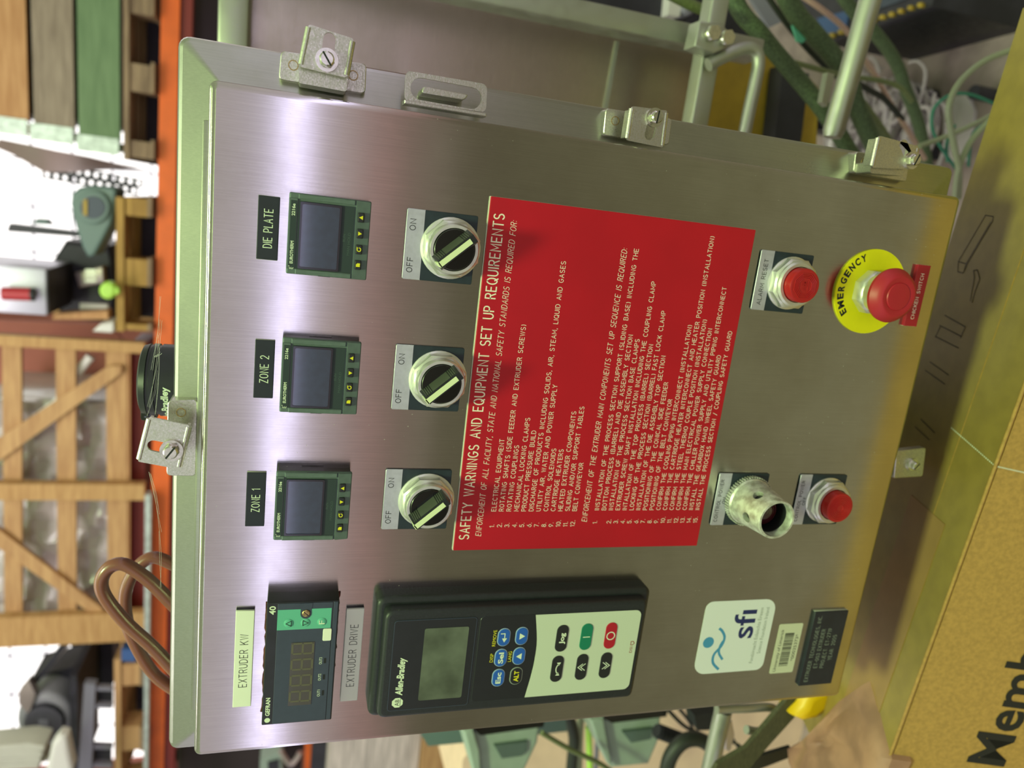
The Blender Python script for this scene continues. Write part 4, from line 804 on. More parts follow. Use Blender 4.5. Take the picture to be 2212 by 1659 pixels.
rod = MB(False).tube([at(1910, -110, .27), at(1801, 282, .27), at(1797, 297, .27)], [.0122, .0122, .0098], 20)
solo('steel_rod', rod, TUBE, 'round steel rod poking in from the right above the cable heap', 'rod')
a, c = at(1563, 1533, .2), at(1520, 1720, .2); tb = MB(False).tube([c, a], .0108, 20, caps=False); tb.tube([c, a + (c - a) * .01], .0086, 20, caps=False)
stt = thing('tube_stand', 'open ended steel tube with a bent handle at the lower left of the cabinet', 'tube stand', (a.x, .2, 0))
P('tube', tb, TUBE, stt); P('bracket', ppoly([(1500, 1546), (1552, 1538), (1560, 1576), (1506, 1578)], .36, .03), BLK, stt)
P('bent_handle', ptube([(1548, 1532, .16), (1610, 1530), (1662, 1528), (1677, 1540), (1668, 1568), (1640, 1580), (1612, 1576)], .0052, 10), TUBE, stt)
P('flat_tab', ppoly([(1568, 1560), (1582, 1558), (1588, 1590), (1578, 1625), (1566, 1620)], .26, .01, .002), PINKM, stt)
P('leg', MB(False).box(.03, .07, .31, .35, 0, ZT - .3), TUBE, stt)
yb = thing('yellow_machine_base', 'yellow painted machine base behind the bent rod', 'machine base', (.45, .62, 0))
P('plate', ppoly([(1490, 80), (1705, 130), (1705, 360), (1430, 360)], .64, .02), YELF, yb)
P('side_plate', ppoly([(1742, 160), (1768, 190), (1762, 360), (1715, 360)], .62, .02), YELF, yb)
P('dark_upright', ppoly([(1480, 88), (1503, 96), (1462, 340), (1436, 340)], .60, .03), DARKM, yb)
P('dark_upright', ppoly([(1692, 140), (1748, 160), (1725, 350), (1668, 350)], .60, .035), DARKM, yb)
P('foot', MB(False).box(.30, .36, .64, .70, 0, ZT - .45), DARKM, yb)
dm = thing('dark_machinery', 'dark machinery with a pale pink bar behind the steel post', 'machinery', (1.1, 1.0, 0))
P('housing', ppoly([(940, -60), (940, 60), (1420, 120), (1600, 140), (1640, 60), (1560, -60)], 1.0, .5), DARKM, dm); P('pink_bar', ppoly([(1448, -20), (1478, -20), (1468, 36), (1443, 32)], .97, .03), WHITEP, dm); P('round_cap', ppoly(circ(1490, 18, 14, 16, 0), .96, .04, .008), GREYP, dm); P('foot', MB(False).box(.74, .80, 1.42, 1.5, 0, ZT - .3), DARKM, dm)
GC = 'cables hanging at the right of the cabinet'
for i, (L, r, mt, lb) in enumerate((
    ([(1570, -40, .5), (1600, 25), (1640, 70), (1668, 105), (1740, 190), (1790, 255), (1845, 345)], .0120, SLEEVE, 'thick green sleeved cable crossing beside the clamp bolts'),
    ([(1680, -40, .62), (1720, 30), (1755, 70), (1800, 122), (1830, 165), (1850, 230), (1890, 320)], .0150, SLEEVE, 'thick green sleeved cable running behind the steel rod'),
    ([(1800, -40, .78), (1840, 20), (1880, 60), (1920, 110), (1942, 150), (1955, 190), (1975, 240), (1990, 290), (2008, 390)], .0115, SLEEVE, 'green sleeved cable curving down right of the steel rod'),
    ([(1715, -20, .72), (1775, 20), (1830, 68), (1865, 125), (1895, 170), (1925, 225), (1960, 280), (1998, 345)], .0046, PINKC, 'thin pink braided cable passing behind the steel rod'),
    ([(1815, 165, .66), (1850, 210), (1880, 250), (1905, 285), (1930, 330)], .0085, OLIVE, 'olive braided cable going into the cable heap'),
    ([(1715, 135, .58), (1770, 150), (1800, 158), (1850, 167), (1905, 175), (1945, 190), (1970, 220)], .0040, OLIVE, 'thin yellow green cable running level across the steel rod'),
    ([(1650, -20, .66), (1695, 45), (1740, 100), (1785, 145), (1815, 170)], .0048, BLKC, 'thin dark cable between the two thick green cables'),
    ([(1640, 85, .70), (1690, 130), (1740, 195), (1790, 260), (1850, 345)], .0130, BLKC, 'thick dark cable in shade below the bent rod'),
    ([(1425, -25, .46), (1500, 14), (1560, 36)], .0070, OLIVE, 'short braided cable above the clamp bolts'),
    ([(1840, 172, .72), (1880, 196), (1912, 215), (1950, 260)], .0055, BLKC, 'dark green wire beside the pink cable'))):
    solo('cable', ptube(L, r, 10), mt, lb, 'cable', GC)
GW = 'loose wires by the end of the carton'
for L, r, mt, lb in (
    ([(2215, 100, .42), (2140, 125), (2095, 155), (2065, 190), (2050, 230), (2052, 270), (2062, 320), (2072, 370), (2070, 430)], .0044, GREYC, 'grey green cable arching highest over the floor'),
    ([(2160, 240, .42), (2105, 295), (2080, 340), (2068, 380), (2062, 440)], .0044, GREYC, 'grey green cable crossing the teal wires near the carton'),
    ([(2160, 240, .50), (2090, 275), (2030, 300), (1985, 316)], .0042, GREYC, 'grey green cable lying level above the bottom clamp'),
    ([(2150, 225, .55), (2100, 205), (2060, 203), (2030, 220), (2014, 245), (2016, 285), (2040, 330), (2072, 372)], .0026, TEALW, 'thin teal wire making the widest loop'),
    ([(2140, 258, .55), (2105, 285), (2095, 320), (2092, 360)], .0026, TEALW, 'thin teal wire close to the carton edge'),
    ([(2062, 270, .55), (2045, 310), (2047, 350)], .0026, TEALW, 'short teal wire between the grey green cables')):
    solo('wire', ptube(L, r, 8), mt, lb, 'wire', GW)
random.seed(11); hp2 = MB(False)
for i in range(120):
    cx, cy = random.uniform(1826, 2012), random.uniform(208, 330); c = atz(cx, cy, random.uniform(.03, .22)); R_ = random.uniform(.03, .11); a0 = random.uniform(0, 6.28); da = random.uniform(1.4, 4.2); ti = random.uniform(-.8, .8)
    hp2.tube([c + Vector((R_ * math.cos(a0 + da * k / 10), R_ * .6 * math.sin(a0 + da * k / 10), abs(R_ * ti * math.sin(a0 * 2 + da * k / 10)) * .5 + .004)) for k in range(11)], random.choice((.0035, .0045, .006)), 6)
solo('cable_heap', hp2, HEAPC, 'tangled heap of grey lavender cables on the floor', 'cable heap', kind='stuff')
solo('heap_shade_sheet', MB(False).loops([[atz(x, yy, z) for x, yy in ((1815, 215), (2010, 190), (2030, 345), (1850, 360))] for z in (.0, .009)]), DARKM, 'dark sheet added on the floor for shade under the tangled cable heap', 'tray')  # dark sheet added, shade between the heaped cables is in its colour
for nm, px, lb in (('paper_sheet', [(1785, 296), (1806, 286), (1838, 322), (1838, 352), (1780, 334)], 'white sheet on the floor under the tip of the steel rod'), ('paper_sheet', [(2036, 213), (2088, 203), (2104, 240), (2088, 345), (2050, 352), (2038, 300)], 'white sheet on the floor under the loose wires')):
    g = [atz(x, yy, .012) for x, yy in px]; solo(nm, MB(False).loops([[p - Vector((0, 0, .01)) for p in g], g]), PAPER, lb, 'paper')
cs = thing('control_console', 'dark slanted console with blue screen and yellow keys on the floor', 'control console', (1.3, 1.6, 0))
zt = .26
def top(px, dz, th, mt, nm, lab=None):
    g = [atz(x, yy, zt + dz) for x, yy in px]; return P(nm, MB(False).loops([[p - Vector((0, 0, th)) for p in g], g]), mt, cs, lab)
top([(1735, -60), (1722, 70), (1792, 90), (2012, 14), (2036, -60)], 0, zt, DARKM, 'body'); top([(1792, 90), (1796, 97), (2030, 18), (2012, 14)], -.02, .2, BLK, 'front_edge')
top([(1764, 40), (1834, 22), (1826, 62), (1782, 78)], .003, .003, BLUEP, 'screen'); top([(1880, -20), (1985, -60), (1975, -8), (1890, 22)], .003, .003, SLATE, 'label_field')
for x, yy in ((1795, 76), (1814, 69), (1884, 43), (1904, 37), (1924, 31), (1944, 24), (1965, 17), (1986, 11)): top([(x - 5, yy - 4), (x + 5, yy - 6), (x + 5, yy + 4), (x - 5, yy + 5)], .008, .008, YELF, 'key')
solo('grey_board', ppoly([(1612, -20), (1650, -20), (1696, 44), (1662, 60)], .9, .01), GREYP, 'grey board between the green sleeved cables', 'board')
solo('plastic_tag', ppoly([(1712, 54), (1746, 80), (1734, 93), (1722, 89)], .62, .004), MINT, 'small mint green tag on a cable behind the steel rod', 'tag')
solo('black_floor_mat', MB(False).loops([[atz(x, yy, z) for x, yy in ((1960, -40), (2012, 26), (2090, 26), (2185, 6), (2185, -40))] for z in (.0, .012)]), DARKM, 'dark mat on the floor beyond the console', 'mat')
GG = 'short dark pegs on the floor by the loose wires'
for x, yy, lb in ((2132, 205, 'taller short dark peg on the floor beside the carton'), (1998, 205, 'shorter dark peg on the floor behind the cable heap')):
    c = atz(x, yy, .03); solo('peg', MB(False).tube([Vector((c.x, c.y, 0)), Vector((c.x, c.y, .07))], .016, 10), DARKM, lb, 'peg', GG)
# ---------------------------------------------------------------- lower left
def bin_(o, c, lb, body, opening, label, rim):
    t = thing('storage_bin', lb, 'storage bin', at(body[0][0], body[0][1], .5), 'green storage bins left of the cabinet')
    P('shell', ppoly(body, .50, .14, .006), BIN, t); P('dark_opening', ppoly(opening, .492, .02), BLKG, t); P('label_slot', ppoly(label, .494, .012, .002), GRN, t); P('side_rim', ppoly(rim, .485, .15, .003), BIN, t)
bin_(0, 0, 'upper green plastic bin left of the drive keypad', [(1008, 1582), (1168, 1556), (1162, 1606), (1122, 1690), (1048, 1700), (1030, 1640)], [(1026, 1578), (1178, 1552), (1174, 1570), (1038, 1589)], [(1068, 1612), (1140, 1602), (1140, 1622), (1128, 1634), (1084, 1640)], [(1002, 1580), (1022, 1576), (1036, 1620), (1042, 1700), (1030, 1700), (1012, 1618)])
bin_(0, 0, 'lower green plastic bin left of the white square sticker', [(1300, 1556), (1430, 1536), (1424, 1600), (1402, 1652), (1322, 1660), (1310, 1604)], [(1306, 1553), (1442, 1534), (1440, 1548), (1322, 1562)], [(1345, 1582), (1412, 1574), (1406, 1598), (1364, 1606)], [(1276, 1556), (1304, 1552), (1314, 1606), (1324, 1662), (1312, 1650), (1290, 1600)])
solo('mounting_rail', ppoly([(905, 1580), (1220, 1545), (1225, 1580), (1010, 1604), (925, 1612)], .66, .02), TEALP, 'grey green rail behind the upper green bin', 'rail')
solo('pale_carton', ppoly([(1120, 1500), (1830, 1440), (1790, 1760), (985, 1760), (1000, 1640)], 1.05, .3), CARDP, 'pale peach carton behind the bins and cables', 'box')
GL = 'cables at the lower left of the cabinet'
for L, r, mt, lb in (
    ([(1170, 1583, .45), (1230, 1618), (1300, 1652), (1350, 1690)], .0042, OLIVE, 'thin brown green wire sagging between the two bins'),
    ([(1271, 1570, .62), (1273, 1620), (1277, 1720)], .0062, LIME, 'bright lime green tube between the two bins'),
    ([(1226, 1540, .70), (1240, 1590), (1236, 1640), (1230, 1720)], .0120, BLKC, 'dark green cable left of the lime tube'),
    ([(1256, 1540, .72), (1252, 1590), (1248, 1720)], .0080, GREYC, 'grey cable close beside the lime tube'),
    ([(1290, 1600, .74), (1284, 1720)], .0050, GREYP, 'violet grey cable below the lime tube'),
    ([(1436, 1690, .40), (1446, 1640), (1470, 1606), (1500, 1596), (1530, 1608), (1548, 1640), (1556, 1690)], .0120, BLKC, 'fat dark hose bent in an arch behind the steel tube'),
    ([(1440, 1530, .46), (1478, 1568), (1520, 1588), (1545, 1600)], .0034, BLKC, 'thin black wire running to the steel tube'),
    ([(1462, 1525, .48), (1490, 1560), (1500, 1590)], .0030, BLKC, 'thin black wire right of the lower bin'),
    ([(1580, 1590, .40), (1610, 1640), (1600, 1612), (1570, 1600)], .0022, BLKC, 'tiny wire loop below the steel tube')):
    solo('cable', ptube(L, r, 10), mt, lb, 'cable', GL)
cd = MB(False)
for k in range(14):
    p = at(1418 + k * 4.2, 1578 + 1.6 * k, .44); q = at(1420.6 + k * 4.2, 1579 + 1.6 * k, .44); cd.tube([p, q], .0125 if k % 2 else .0105, 12)
solo('corrugated_conduit', cd, DARKM, 'short black corrugated conduit beside the lower green bin', 'conduit')
solo('webbing_strap', ppoly([(1700, 1512), (1740, 1508), (1716, 1550), (1660, 1612), (1618, 1662), (1590, 1720), (1510, 1720), (1550, 1652), (1612, 1616), (1655, 1566)], .14, .006), STRAP, 'dark olive webbing strap hanging at the lower left', 'strap')
solo('black_strap', ppoly([(1620, 1640), (1708, 1614), (1712, 1634), (1615, 1672)], .20, .005), BLKC, 'black strap crossing behind the torn carton end', 'strap')
# ---------------------------------------------------------------- pallet rack and its loads
def slabpx(L, Y0, Y1, dep, mb=None):        # beam given by picture corners at its two ends
    mb = mb or MB(False); (a, b_, c, d) = L; A = [at(*a, Y0), at(*b_, Y0)]; B_ = [at(*c, Y1), at(*d, Y1)]; o = Vector((0, dep, 0))
    return mb.loops([[A[0], A[1], A[1] + o, A[0] + o], [B_[1], B_[0], B_[0] + o, B_[1] + o]][0:1] + [[B_[0], B_[1], B_[1] + o, B_[0] + o]])
YR = 3.0
rk = thing('pallet_rack', 'orange steel pallet rack crossing behind the cabinet', 'rack', (-.6, YR, 0))
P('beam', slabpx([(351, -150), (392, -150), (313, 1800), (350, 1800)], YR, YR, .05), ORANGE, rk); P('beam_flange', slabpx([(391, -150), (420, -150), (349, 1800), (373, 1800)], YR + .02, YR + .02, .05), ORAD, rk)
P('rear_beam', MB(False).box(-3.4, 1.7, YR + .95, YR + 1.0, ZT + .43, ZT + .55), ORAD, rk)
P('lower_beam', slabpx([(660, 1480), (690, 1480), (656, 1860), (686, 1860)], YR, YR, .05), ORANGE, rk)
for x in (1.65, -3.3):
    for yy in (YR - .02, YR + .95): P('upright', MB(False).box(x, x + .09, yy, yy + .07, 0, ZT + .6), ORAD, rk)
P('deck_strip', slabpx([(313, 1070), (326, 1070), (309, 1800), (318, 1800)], YR - .07, YR - .07, .05), GALV, rk)
def pallet(label, x0px, x1px, dk, bl, bt, blocks, mat, Yf, botm, depth=.8):
    """deck board edge, blocks and bottom boards seen from the front; px rows are (top, bottom) of each band"""
    c = at(bt[1], (x0px + x1px) / 2, Yf); t = thing('wooden_pallet', label, 'pallet', (c.x, Yf, c.z), 'wooden pallets on the rack')
    P('deck_board', pbox((dk[0], x0px), (dk[1], x1px), Yf, .1), mat, t)
    a, b_ = at(dk[0], x0px, Yf), at(dk[1], x1px, Yf)
    for k in range(1, 6): P('deck_board', MB(False).box(min(a.x, b_.x), max(a.x, b_.x), Yf + k * depth / 6, Yf + k * depth / 6 + .1, min(a.z, b_.z), max(a.z, b_.z)), mat, t)
    for y0, y1 in blocks:
        u_, w_ = at(bl[0], y0, Yf), at(bl[1], y1, Yf)
        for dy in (.01, depth - .14): P('block', MB(False).box(min(u_.x, w_.x), max(u_.x, w_.x), Yf + dy, Yf + dy + .12, min(u_.z, w_.z), max(u_.z, w_.z)), mat, t)
        P('bottom_board', pbox((bt[0], y0), (bt[1], y1), Yf - .05, depth), botm, t)
    u_, w_ = at(bl[0], x0px, Yf), at(bl[1], x1px, Yf); P('shade_strip', MB(False).box(min(u_.x, w_.x), max(u_.x, w_.x), Yf + depth * .45, Yf + depth * .45 + .03, min(u_.z, w_.z), max(u_.z, w_.z)), DARKM, t)  # dark board added for the shade inside the pallet openings
    return t
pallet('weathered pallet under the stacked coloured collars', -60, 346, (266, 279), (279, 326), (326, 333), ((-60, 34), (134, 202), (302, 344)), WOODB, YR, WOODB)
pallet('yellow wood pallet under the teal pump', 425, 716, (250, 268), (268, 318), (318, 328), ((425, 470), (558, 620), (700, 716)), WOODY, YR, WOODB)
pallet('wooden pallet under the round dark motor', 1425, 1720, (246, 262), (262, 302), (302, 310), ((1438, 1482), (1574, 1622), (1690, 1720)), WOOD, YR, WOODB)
GCO = 'pallet collars stacked on the weathered pallet'
for x0, x1, mt, ye, lb in ((-70, 62, WOODO, 262, 'orange brown wooden collar, topmost of the stack'), (63, 161, WOODG, 284, 'weathered grey wooden collar in the middle of the stack'), (164, 259, WOODP, 308, 'green painted wooden collar at the bottom of the stack')):
    c = at(x1, ye, YR); t = thing('pallet_collar', lb, 'pallet collar', (c.x, YR, c.z), GCO)
    P('front_plank', pbox((x0, -120), (x1, ye), YR, .022), mt, t); a, b_ = at(x0, ye, YR), at(x1, ye, YR)
    P('side_plank', MB(False).box(min(a.x, b_.x) - .002, min(a.x, b_.x) + .020, YR, YR + .78, b_.z, a.z), mt, t)
    P('hinge', MB(False).box(min(a.x, b_.x) - .03, min(a.x, b_.x) + .035, YR - .006, YR + .0, b_.z + .004, a.z - .004), GALV, t)
a, c = at(-80, -130, YR + .12), at(246, 285, YR + .12); solo('gap_shade_block', MB(False).box(min(a.x, c.x) + .03, max(a.x, c.x) - .04, YR + .1, YR + .7, min(a.z, c.z) + .03, max(a.z, c.z)), DARKM, 'dark load put in for shade inside the stacked wooden collars', 'filler')  # dark block added so the gaps between the collars look shaded
# hanging plastic sheet / curved metal trough left of the collars
tr = MB(False); up_, lo_ = [], []
prof = [((0, 300), (-10, 318)), ((60, 312), (30, 335)), ((120, 325), (95, 372)), ((190, 338), (165, 372)), ((250, 352), (205, 368)), ((330, 368), (262, 366))]
g = [at(x, yy, 3.05) for (x, yy), _ in prof]; h = [at(x, yy, 3.25) for _, (x, yy) in prof]
tr.loops([g, h], False, False, False); tr.loops([[p + Vector((0, .01, .004)) for p in g], [p + Vector((0, .01, .004)) for p in h]], False, False, False)
solo('curved_metal_sheet', tr, PINKM, 'curved pinkish metal sheet between the collars and the teal pump', 'metal sheet')
# perforated strip
ps = MB(False)
def pstrip():
    a, c = at(92, 366, 3.34), at(298, 404, 3.34); d = (c - a).normalized(); nn = Vector((-d.z, 0, d.x)); n = 11; L = (c - a).length; wd = .075
    bm = ps.bm
    for i in range(n):
        for j in range(2):
            u0, u1 = L * i / n, L * (i + 1) / n; off = (.5 if j else 0) * (u1 - u0)
            u0 += off; u1 += off; w0, w1 = -wd / 2 + j * wd / 2, -wd / 2 + (j + 1) * wd / 2
            cu, cw = (u0 + u1) / 2, (w0 + w1) / 2; m_ = 8
            O = [(u1, w1 if s > 0 else w0) for s in ()]
            outer = [(u1, cw), (u1, w1), (cu, w1), (u0, w1), (u0, cw), (u0, w0), (cu, w0), (u1, w0)]
            inner = [(cu + .32 * (u1 - u0) * math.cos(math.pi / 4 * k), cw + .34 * (w1 - w0) * math.sin(math.pi / 4 * k)) for k in range(8)]
            f = lambda q, o: ps.v(a + d * q[0] + nn * q[1] + Vector((0, o, 0)))
            A, B_ = [f(q, 0) for q in outer], [f(q, 0) for q in inner]; A2, B2 = [f(q, .012) for q in outer], [f(q, .012) for q in inner]
            for k in range(8): k2 = (k + 1) % 8; ps.face((A[k], A[k2], B_[k2], B_[k])); ps.face((A2[k], A2[k2], B2[k2], B2[k])); ps.face((B_[k], B_[k2], B2[k2], B2[k])); ps.face((A[k], A[k2], A2[k2], A2[k]))
pstrip(); solo('perforated_strip', ps, DARKM, 'dark perforated metal strip with two rows of holes above the teal pump', 'metal strip')
# pump, machinery, stainless box on the yellow pallet
pu = thing('gear_pump', 'teal painted teardrop pump with a round dark blue badge', 'pump', (at(200, 470, 3.02).x, 3.05, at(250, 470, 3.02).z))
P('casing', ppoly([(152, 440), (155, 418), (170, 405), (195, 400), (235, 402), (252, 408), (248, 450), (240, 485), (222, 520), (204, 552), (190, 556), (178, 535), (163, 490)], 3.02, .16, .012), TEALP, pu)
P('badge_rim', ppoly(circ(200, 448, 37, 32, 0, 36), 3.0, .02, .006), TEALP, pu); P('badge', ppoly(circ(200, 448, 27, 28, 0, 25), 2.995, .01), BLUEP if False else SLATE, pu)
P('badge_mark', ppoly([(180, 432), (188, 430), (188, 466), (180, 464)], 2.99, .006), YELF, pu)
for yy in (585, 595, 606): P('stud', ppoly([(184, yy - 3), (208, yy - 3), (208, yy + 3), (184, yy + 3)], 3.03, .02), SCREW, pu)
dk2 = thing('dark_gearbox', 'dark jumbled gearbox beside the teal pump', 'gearbox', (at(200, 600, 3.2).x, 3.2, at(250, 600, 3.2).z))
P('housing', ppoly([(105, 575), (140, 520), (240, 530), (250, 600), (248, 700), (150, 690), (110, 660)], 3.27, .3, .02), DARKM, dk2)
P('flange', ppoly([(160, 590), (222, 575), (226, 612), (170, 622)], 3.2, .06, .008), PINKM, dk2); P('bar', ppoly([(172, 655), (232, 658), (232, 666), (172, 668)], 3.08, .03), WHITEP, dk2)
P('cross_rail', ppoly([(20, 483), (165, 500), (168, 512), (15, 500)], 3.16, .05), DARKM, dk2); P('valve_stem', ppoly([(78, 472), (100, 474), (110, 486), (70, 484)], 3.14, .05, .006), TEALP, dk2)
sb2 = thing('stainless_box', 'stainless steel box carrying a red cylinder, at the left edge', 'metal box', (at(60, 620, 2.9).x, 2.9, at(108, 620, 2.9).z))
a, c = at(-90, 566, 2.9), at(104, 682, 2.9); P('case', MB(False).box(min(a.x, c.x), max(a.x, c.x), 2.9, 3.24, min(a.z, c.z) + .004, max(a.z, c.z), .006), SILV, sb2); P('shade_underside', MB(False).box(min(a.x, c.x) + .003, max(a.x, c.x) - .003, 2.903, 3.237, min(a.z, c.z), min(a.z, c.z) + .004), DARKM, sb2)  # underside made dark, its shade is put into the colour
a, c = at(6, 634, 2.86), at(68, 636, 2.86); P('red_cylinder', MB(False).tube([a, c], .026, 20), REDB, sb2, 'red cylinder'); d = (c - a).normalized(); P('black_end', MB(False).tube([c, c + d * .01], .027, 20), BLK, sb2)
solo('lime_knob', ppoly(circ(232, 628, 19, 20), 2.90, .05, .014, ppoly([(240, 618), (256, 622), (258, 634), (240, 640)], 2.905, .03, .004)), LIME, 'lime green plastic knob below the teal pump', 'knob')
solo('wood_offcut', ppoly([(118, 678), (232, 672), (234, 690), (112, 690)], 2.99, .08), WOODO, 'peach coloured wood offcut lying under the gearbox', 'board')
solo('white_sack', ppoly([(198, 716), (216, 700), (246, 694), (247, 716), (240, 720)], 3.0, .15, .01), WHITEP, 'white sack by the lattice crate, under the wood offcut', 'sack')
# lattice crate
cr8 = thing('lattice_crate', 'pine lattice crate with diagonal braces on the rack', 'crate', (at(310, 1060, YR).x, YR, at(310, 1060, YR).z))
for y0, y1, lb in ((719, 764, 'post'), (1045, 1081, 'post'), (1339, 1384, 'post')): P('post', pbox((-80, y0), (312, y1), YR, .05), WOODV, cr8)
for x0, x1 in ((4, 46), (120, 163), (228, 274)): P('slat', ppoly([(x0, 740), (x1, 744), (x1 + 2, 1380), (x0 + 6, 1380)], YR + .055, .022), WOOD, cr8)
P('slat', ppoly([(274, 742), (281, 742), (280, 1380), (274, 1380)], YR + .06, .02), WOODO, cr8)
P('brace', ppoly([(232, 792), (262, 790), (262, 806), (-5, 998), (-70, 1040), (-70, 980), (-5, 948)], YR + .028, .025), WOOD, cr8)
P('brace', ppoly([(-20, 1128), (0, 1146), (222, 1316), (214, 1338), (0, 1186), (-20, 1176)], YR + .028, .025), WOOD, cr8)
for y0, y1 in ((719, 764), (1339, 1384)): u_, w_ = at(-80, y0, YR), at(312, y1, YR); P('rear_post', MB(False).box(min(u_.x, w_.x), max(u_.x, w_.x), YR + .85, YR + .9, min(u_.z, w_.z), max(u_.z, w_.z)), WOODV, cr8)
wl = thing('wrapped_load', 'pale goods wrapped in crinkled plastic inside the crate', 'wrapped goods', (at(220, 1100, 3.2).x, 3.2, at(290, 1100, 3.2).z))
random.seed(3); sm = MB(False); a, c = at(-60, 862, 3.18), at(272, 1335, 3.18); nx, nz = 26, 20; gr = []
for i in range(nx + 1):
    row = []
    for j in range(nz + 1):
        row.append(Vector((a.x + (c.x - a.x) * i / nx, 3.18 + .035 * (math.sin(i * 1.3 + j * .6) * math.cos(j * .9 - i * .35)) + random.uniform(-.012, .012), a.z + (c.z - a.z) * j / nz)))
    gr.append(row)
sm.loops(gr, False, False, False); P('wrap_front', sm, WRAP, wl); P('wrapped_goods', MB(False).box(min(a.x, c.x), max(a.x, c.x), 3.24, 3.75, min(a.z, c.z), max(a.z, c.z), .02), WRAP, wl)
for x0 in (52, 138): P('strap', ppoly([(x0, 870), (x0 + 5, 870), (x0 + 7, 1330), (x0 + 2, 1330)], 3.11, .01), DARKM, wl) if False else None
solo('white_pipe', ptube([(45, 925, 3.105), (90, 895), (130, 862), (172, 800), (196, 770)], .02, 12), WHITEP, 'white plastic pipe behind the upper diagonal brace of the crate', 'pipe')
solo('brick_red_panel', ppoly([(-60, 690), (236, 700), (300, 780), (290, 900), (180, 905), (-60, 930)], 3.9, .03), BRICK, 'brick red panel seen through the upper part of the crate', 'panel')
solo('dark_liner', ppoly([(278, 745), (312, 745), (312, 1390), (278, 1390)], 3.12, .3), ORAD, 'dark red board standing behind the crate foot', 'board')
# motor group at the far left of the rack
mo = thing('electric_motor', 'round dark motor with a ribbed fan grille against the bright window', 'motor', (at(95, 1565, 3.1).x, 3.1, at(140, 1565, 3.1).z))
P('body', ppoly(circ(96, 1556, 62, 36, 0, 58), 3.1, .35, .03), M('motor_grey', rgb(150, 148, 156), .45), mo); P('fan_grille', ppoly(circ(94, 1566, 44, 32, 0, 40), 3.07, .03, .01), DARKM, mo); P('grille_plate', ppoly([(84, 1554), (104, 1556), (103, 1576), (82, 1575)], 3.06, .012), GREYP, mo)
for k in range(-7, 8): x = 94 + k * 5.4; hh = 38 * math.sqrt(max(.02, 1 - (k / 8.0) ** 2)); P('grille_rib', ppoly([(x - 1, 1566 - hh), (x + 1, 1566 - hh), (x + 1, 1566 + hh), (x - 1, 1566 + hh)], 3.064, .008), GREYP, mo)
P('rear_ring', ppoly(circ(112, 1558, 62, 36, 0, 64), 3.3, .1, .02), DARKM, mo)
P('bracket', ppoly([(40, 1495), (62, 1470), (76, 1500), (62, 1545), (40, 1520)], 3.08, .05), PINKM, mo); P('motor_base', ppoly([(150, 1460), (166, 1458), (170, 1690), (154, 1690)], 3.05, .4), DARKM, mo)
P('terminal_box', ppoly([(62, 1485), (70, 1462), (160, 1440), (165, 1500), (150, 1525), (105, 1505)], 3.25, .2), DARKM, mo)
lf = thing('grey_ladder_frame', 'grey violet ladder shaped frame under the round motor', 'frame', (at(180, 1600, 3.02).x, 3.02, at(245, 1600, 3.02).z))
P('rail', ppoly([(182, 1476), (206, 1478), (196, 1700), (166, 1700)], 3.02, .04), GREYP, lf)
for yy in (1484, 1522, 1610, 1650): P('rung', ppoly([(200, yy), (242, yy + 2), (242, yy + 9), (199, yy + 8)], 3.03, .03), GREYP, lf)
P('foot_panel', ppoly([(200, 1488), (243, 1490), (243, 1520), (202, 1519)], 3.12, .02), BLK, lf); P('foot_panel', ppoly([(190, 1618), (240, 1620), (240, 1650), (188, 1648)], 3.12, .02), BLK, lf)
dp = thing('dark_hood', 'dark slanted hood left of the crate above the ladder frame', 'machine hood', (at(200, 1430, 3.2).x, 3.2, at(245, 1430, 3.2).z))
P('hood', ppoly([(150, 1385), (244, 1385), (244, 1478), (196, 1476), (176, 1470)], 3.52, .3), DARKM, dp); P('pale_edge', ppoly([(180, 1385), (206, 1385), (176, 1470), (168, 1466)], 3.47, .03), PINKM, dp); P('arm', ppoly([(70, 1470), (140, 1385), (150, 1390), (78, 1480)], 3.14, .05), DARKM, dp); P('pale_arm', ppoly([(88, 1448), (138, 1384), (158, 1386), (100, 1450)], 3.195, .03), PINKM, dp)
solo('blue_clip', ppoly([(262, 1402), (292, 1404), (292, 1430), (262, 1428)], 2.99, .06), BLUEP, 'small blue clip above the pallet, behind the hose', 'clip')
STACKW = M('tray_grey', rgb(196, 194, 182), .5, var=.05, scale=8)
sl = MB(False)
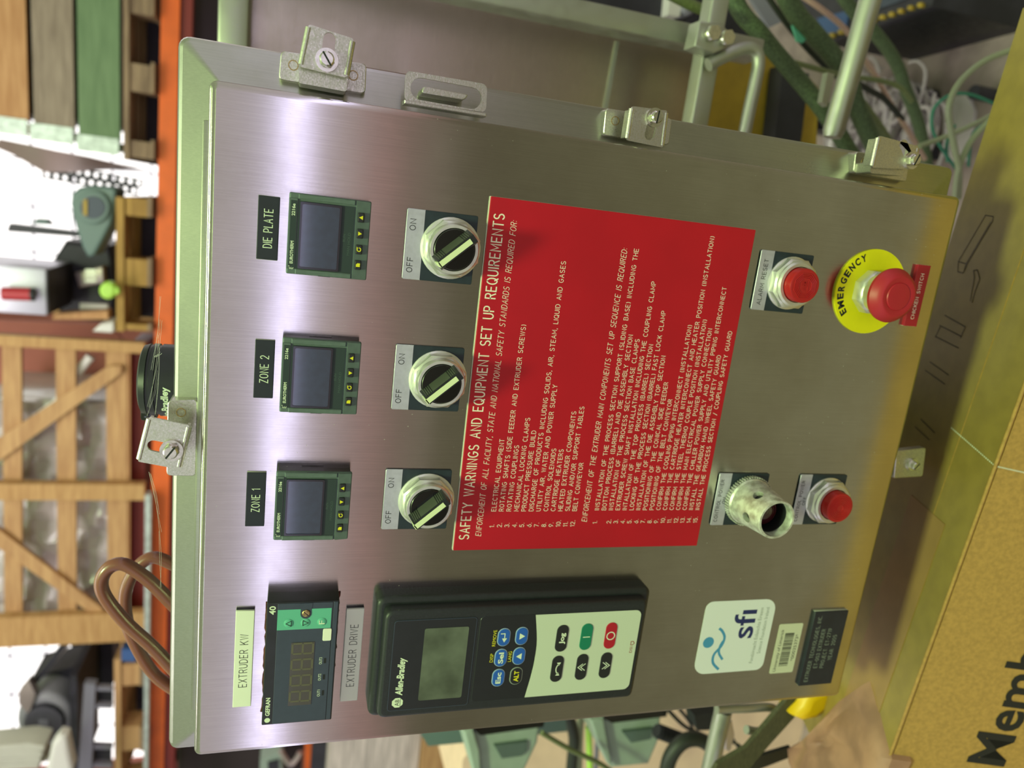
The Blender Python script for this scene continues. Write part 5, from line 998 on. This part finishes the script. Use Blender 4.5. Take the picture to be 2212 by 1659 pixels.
for k in range(4): ppoly([(-60, 1618 + k * 13), (60 + k * 14, 1606 + k * 13), (96 - k * 4, 1612 + k * 13), (96 - k * 4, 1622 + k * 13), (-60, 1629 + k * 13)], 2.82 + .01 * k, .12, .006, sl)
solo('folded_tray', sl, STACKW, 'ribbed pale grey tray in the bottom left corner', 'tray')
solo('white_cloth', ppoly([(110, 1610), (128, 1588), (144, 1592), (150, 1625), (158, 1660), (140, 1720), (70, 1720), (100, 1660)], 2.72, .06, .02), WHITEP, 'white cloth draped beside the ribbed grey tray', 'cloth')
# below the rack
solo('sheet_stack', pbox((718, 1530), (886, 1820), 2.55, .8), STACKP, 'tall stack of pale flat sheets below the rack', 'stack of sheets')
solo('dark_post', pbox((680, 1520), (694, 1800), 2.7, .06), DARKM, 'dark board lying on top of the pale sheets', 'board')
pl2 = thing('wooden_pallet', 'yellow wood pallet under the tall stack of pale sheets', 'pallet', (at(960, 1640, 2.5).x, 2.5, at(1000, 1640, 2.5).z), 'wooden pallets on the rack')
P('deck_board', pbox((920, 1560), (968, 1850), 2.5, .8), WOOD, pl2); P('block', pbox((968, 1590), (1010, 1616), 2.5, .8), WOOD, pl2); P('block', pbox((968, 1652), (1010, 1700), 2.5, .8), WOOD, pl2); P('foot', pbox((1010, 1560), (1050, 1850), 2.5, .8), WOODB, pl2)
jk = thing('scrap_box', 'pale green box of scrap under the orange rack beam', 'box', (at(600, 1640, 3.02).x, 3.02, at(640, 1640, 3.02).z))
P('case', ppoly([(562, 1640), (606, 1622), (612, 1700), (560, 1700)], 3.04, .3), BIN, jk); P('inner_dark', ppoly([(578, 1648), (602, 1642), (602, 1672), (580, 1676)], 3.03, .02), BLK, jk)
solo('scrap_pipe', ptube([(606, 1622, 3.0), (626, 1650), (640, 1640), (648, 1625)], .014, 8), PINKM, 'bent pale pipe beside the scrap box', 'pipe')
solo('shade_block', pbox((418, -120), (610, 120), 3.3, .5, .02), DARKR, 'dark block for the shade under the rack at the upper edge', 'infill')  # dark blocks stand in for the shade under the rack
solo('shade_block', pbox((384, 1560), (640, 1860), 3.35, .5, .02), DARKR, 'dark block for the shade under the rack at the lower edge', 'infill')
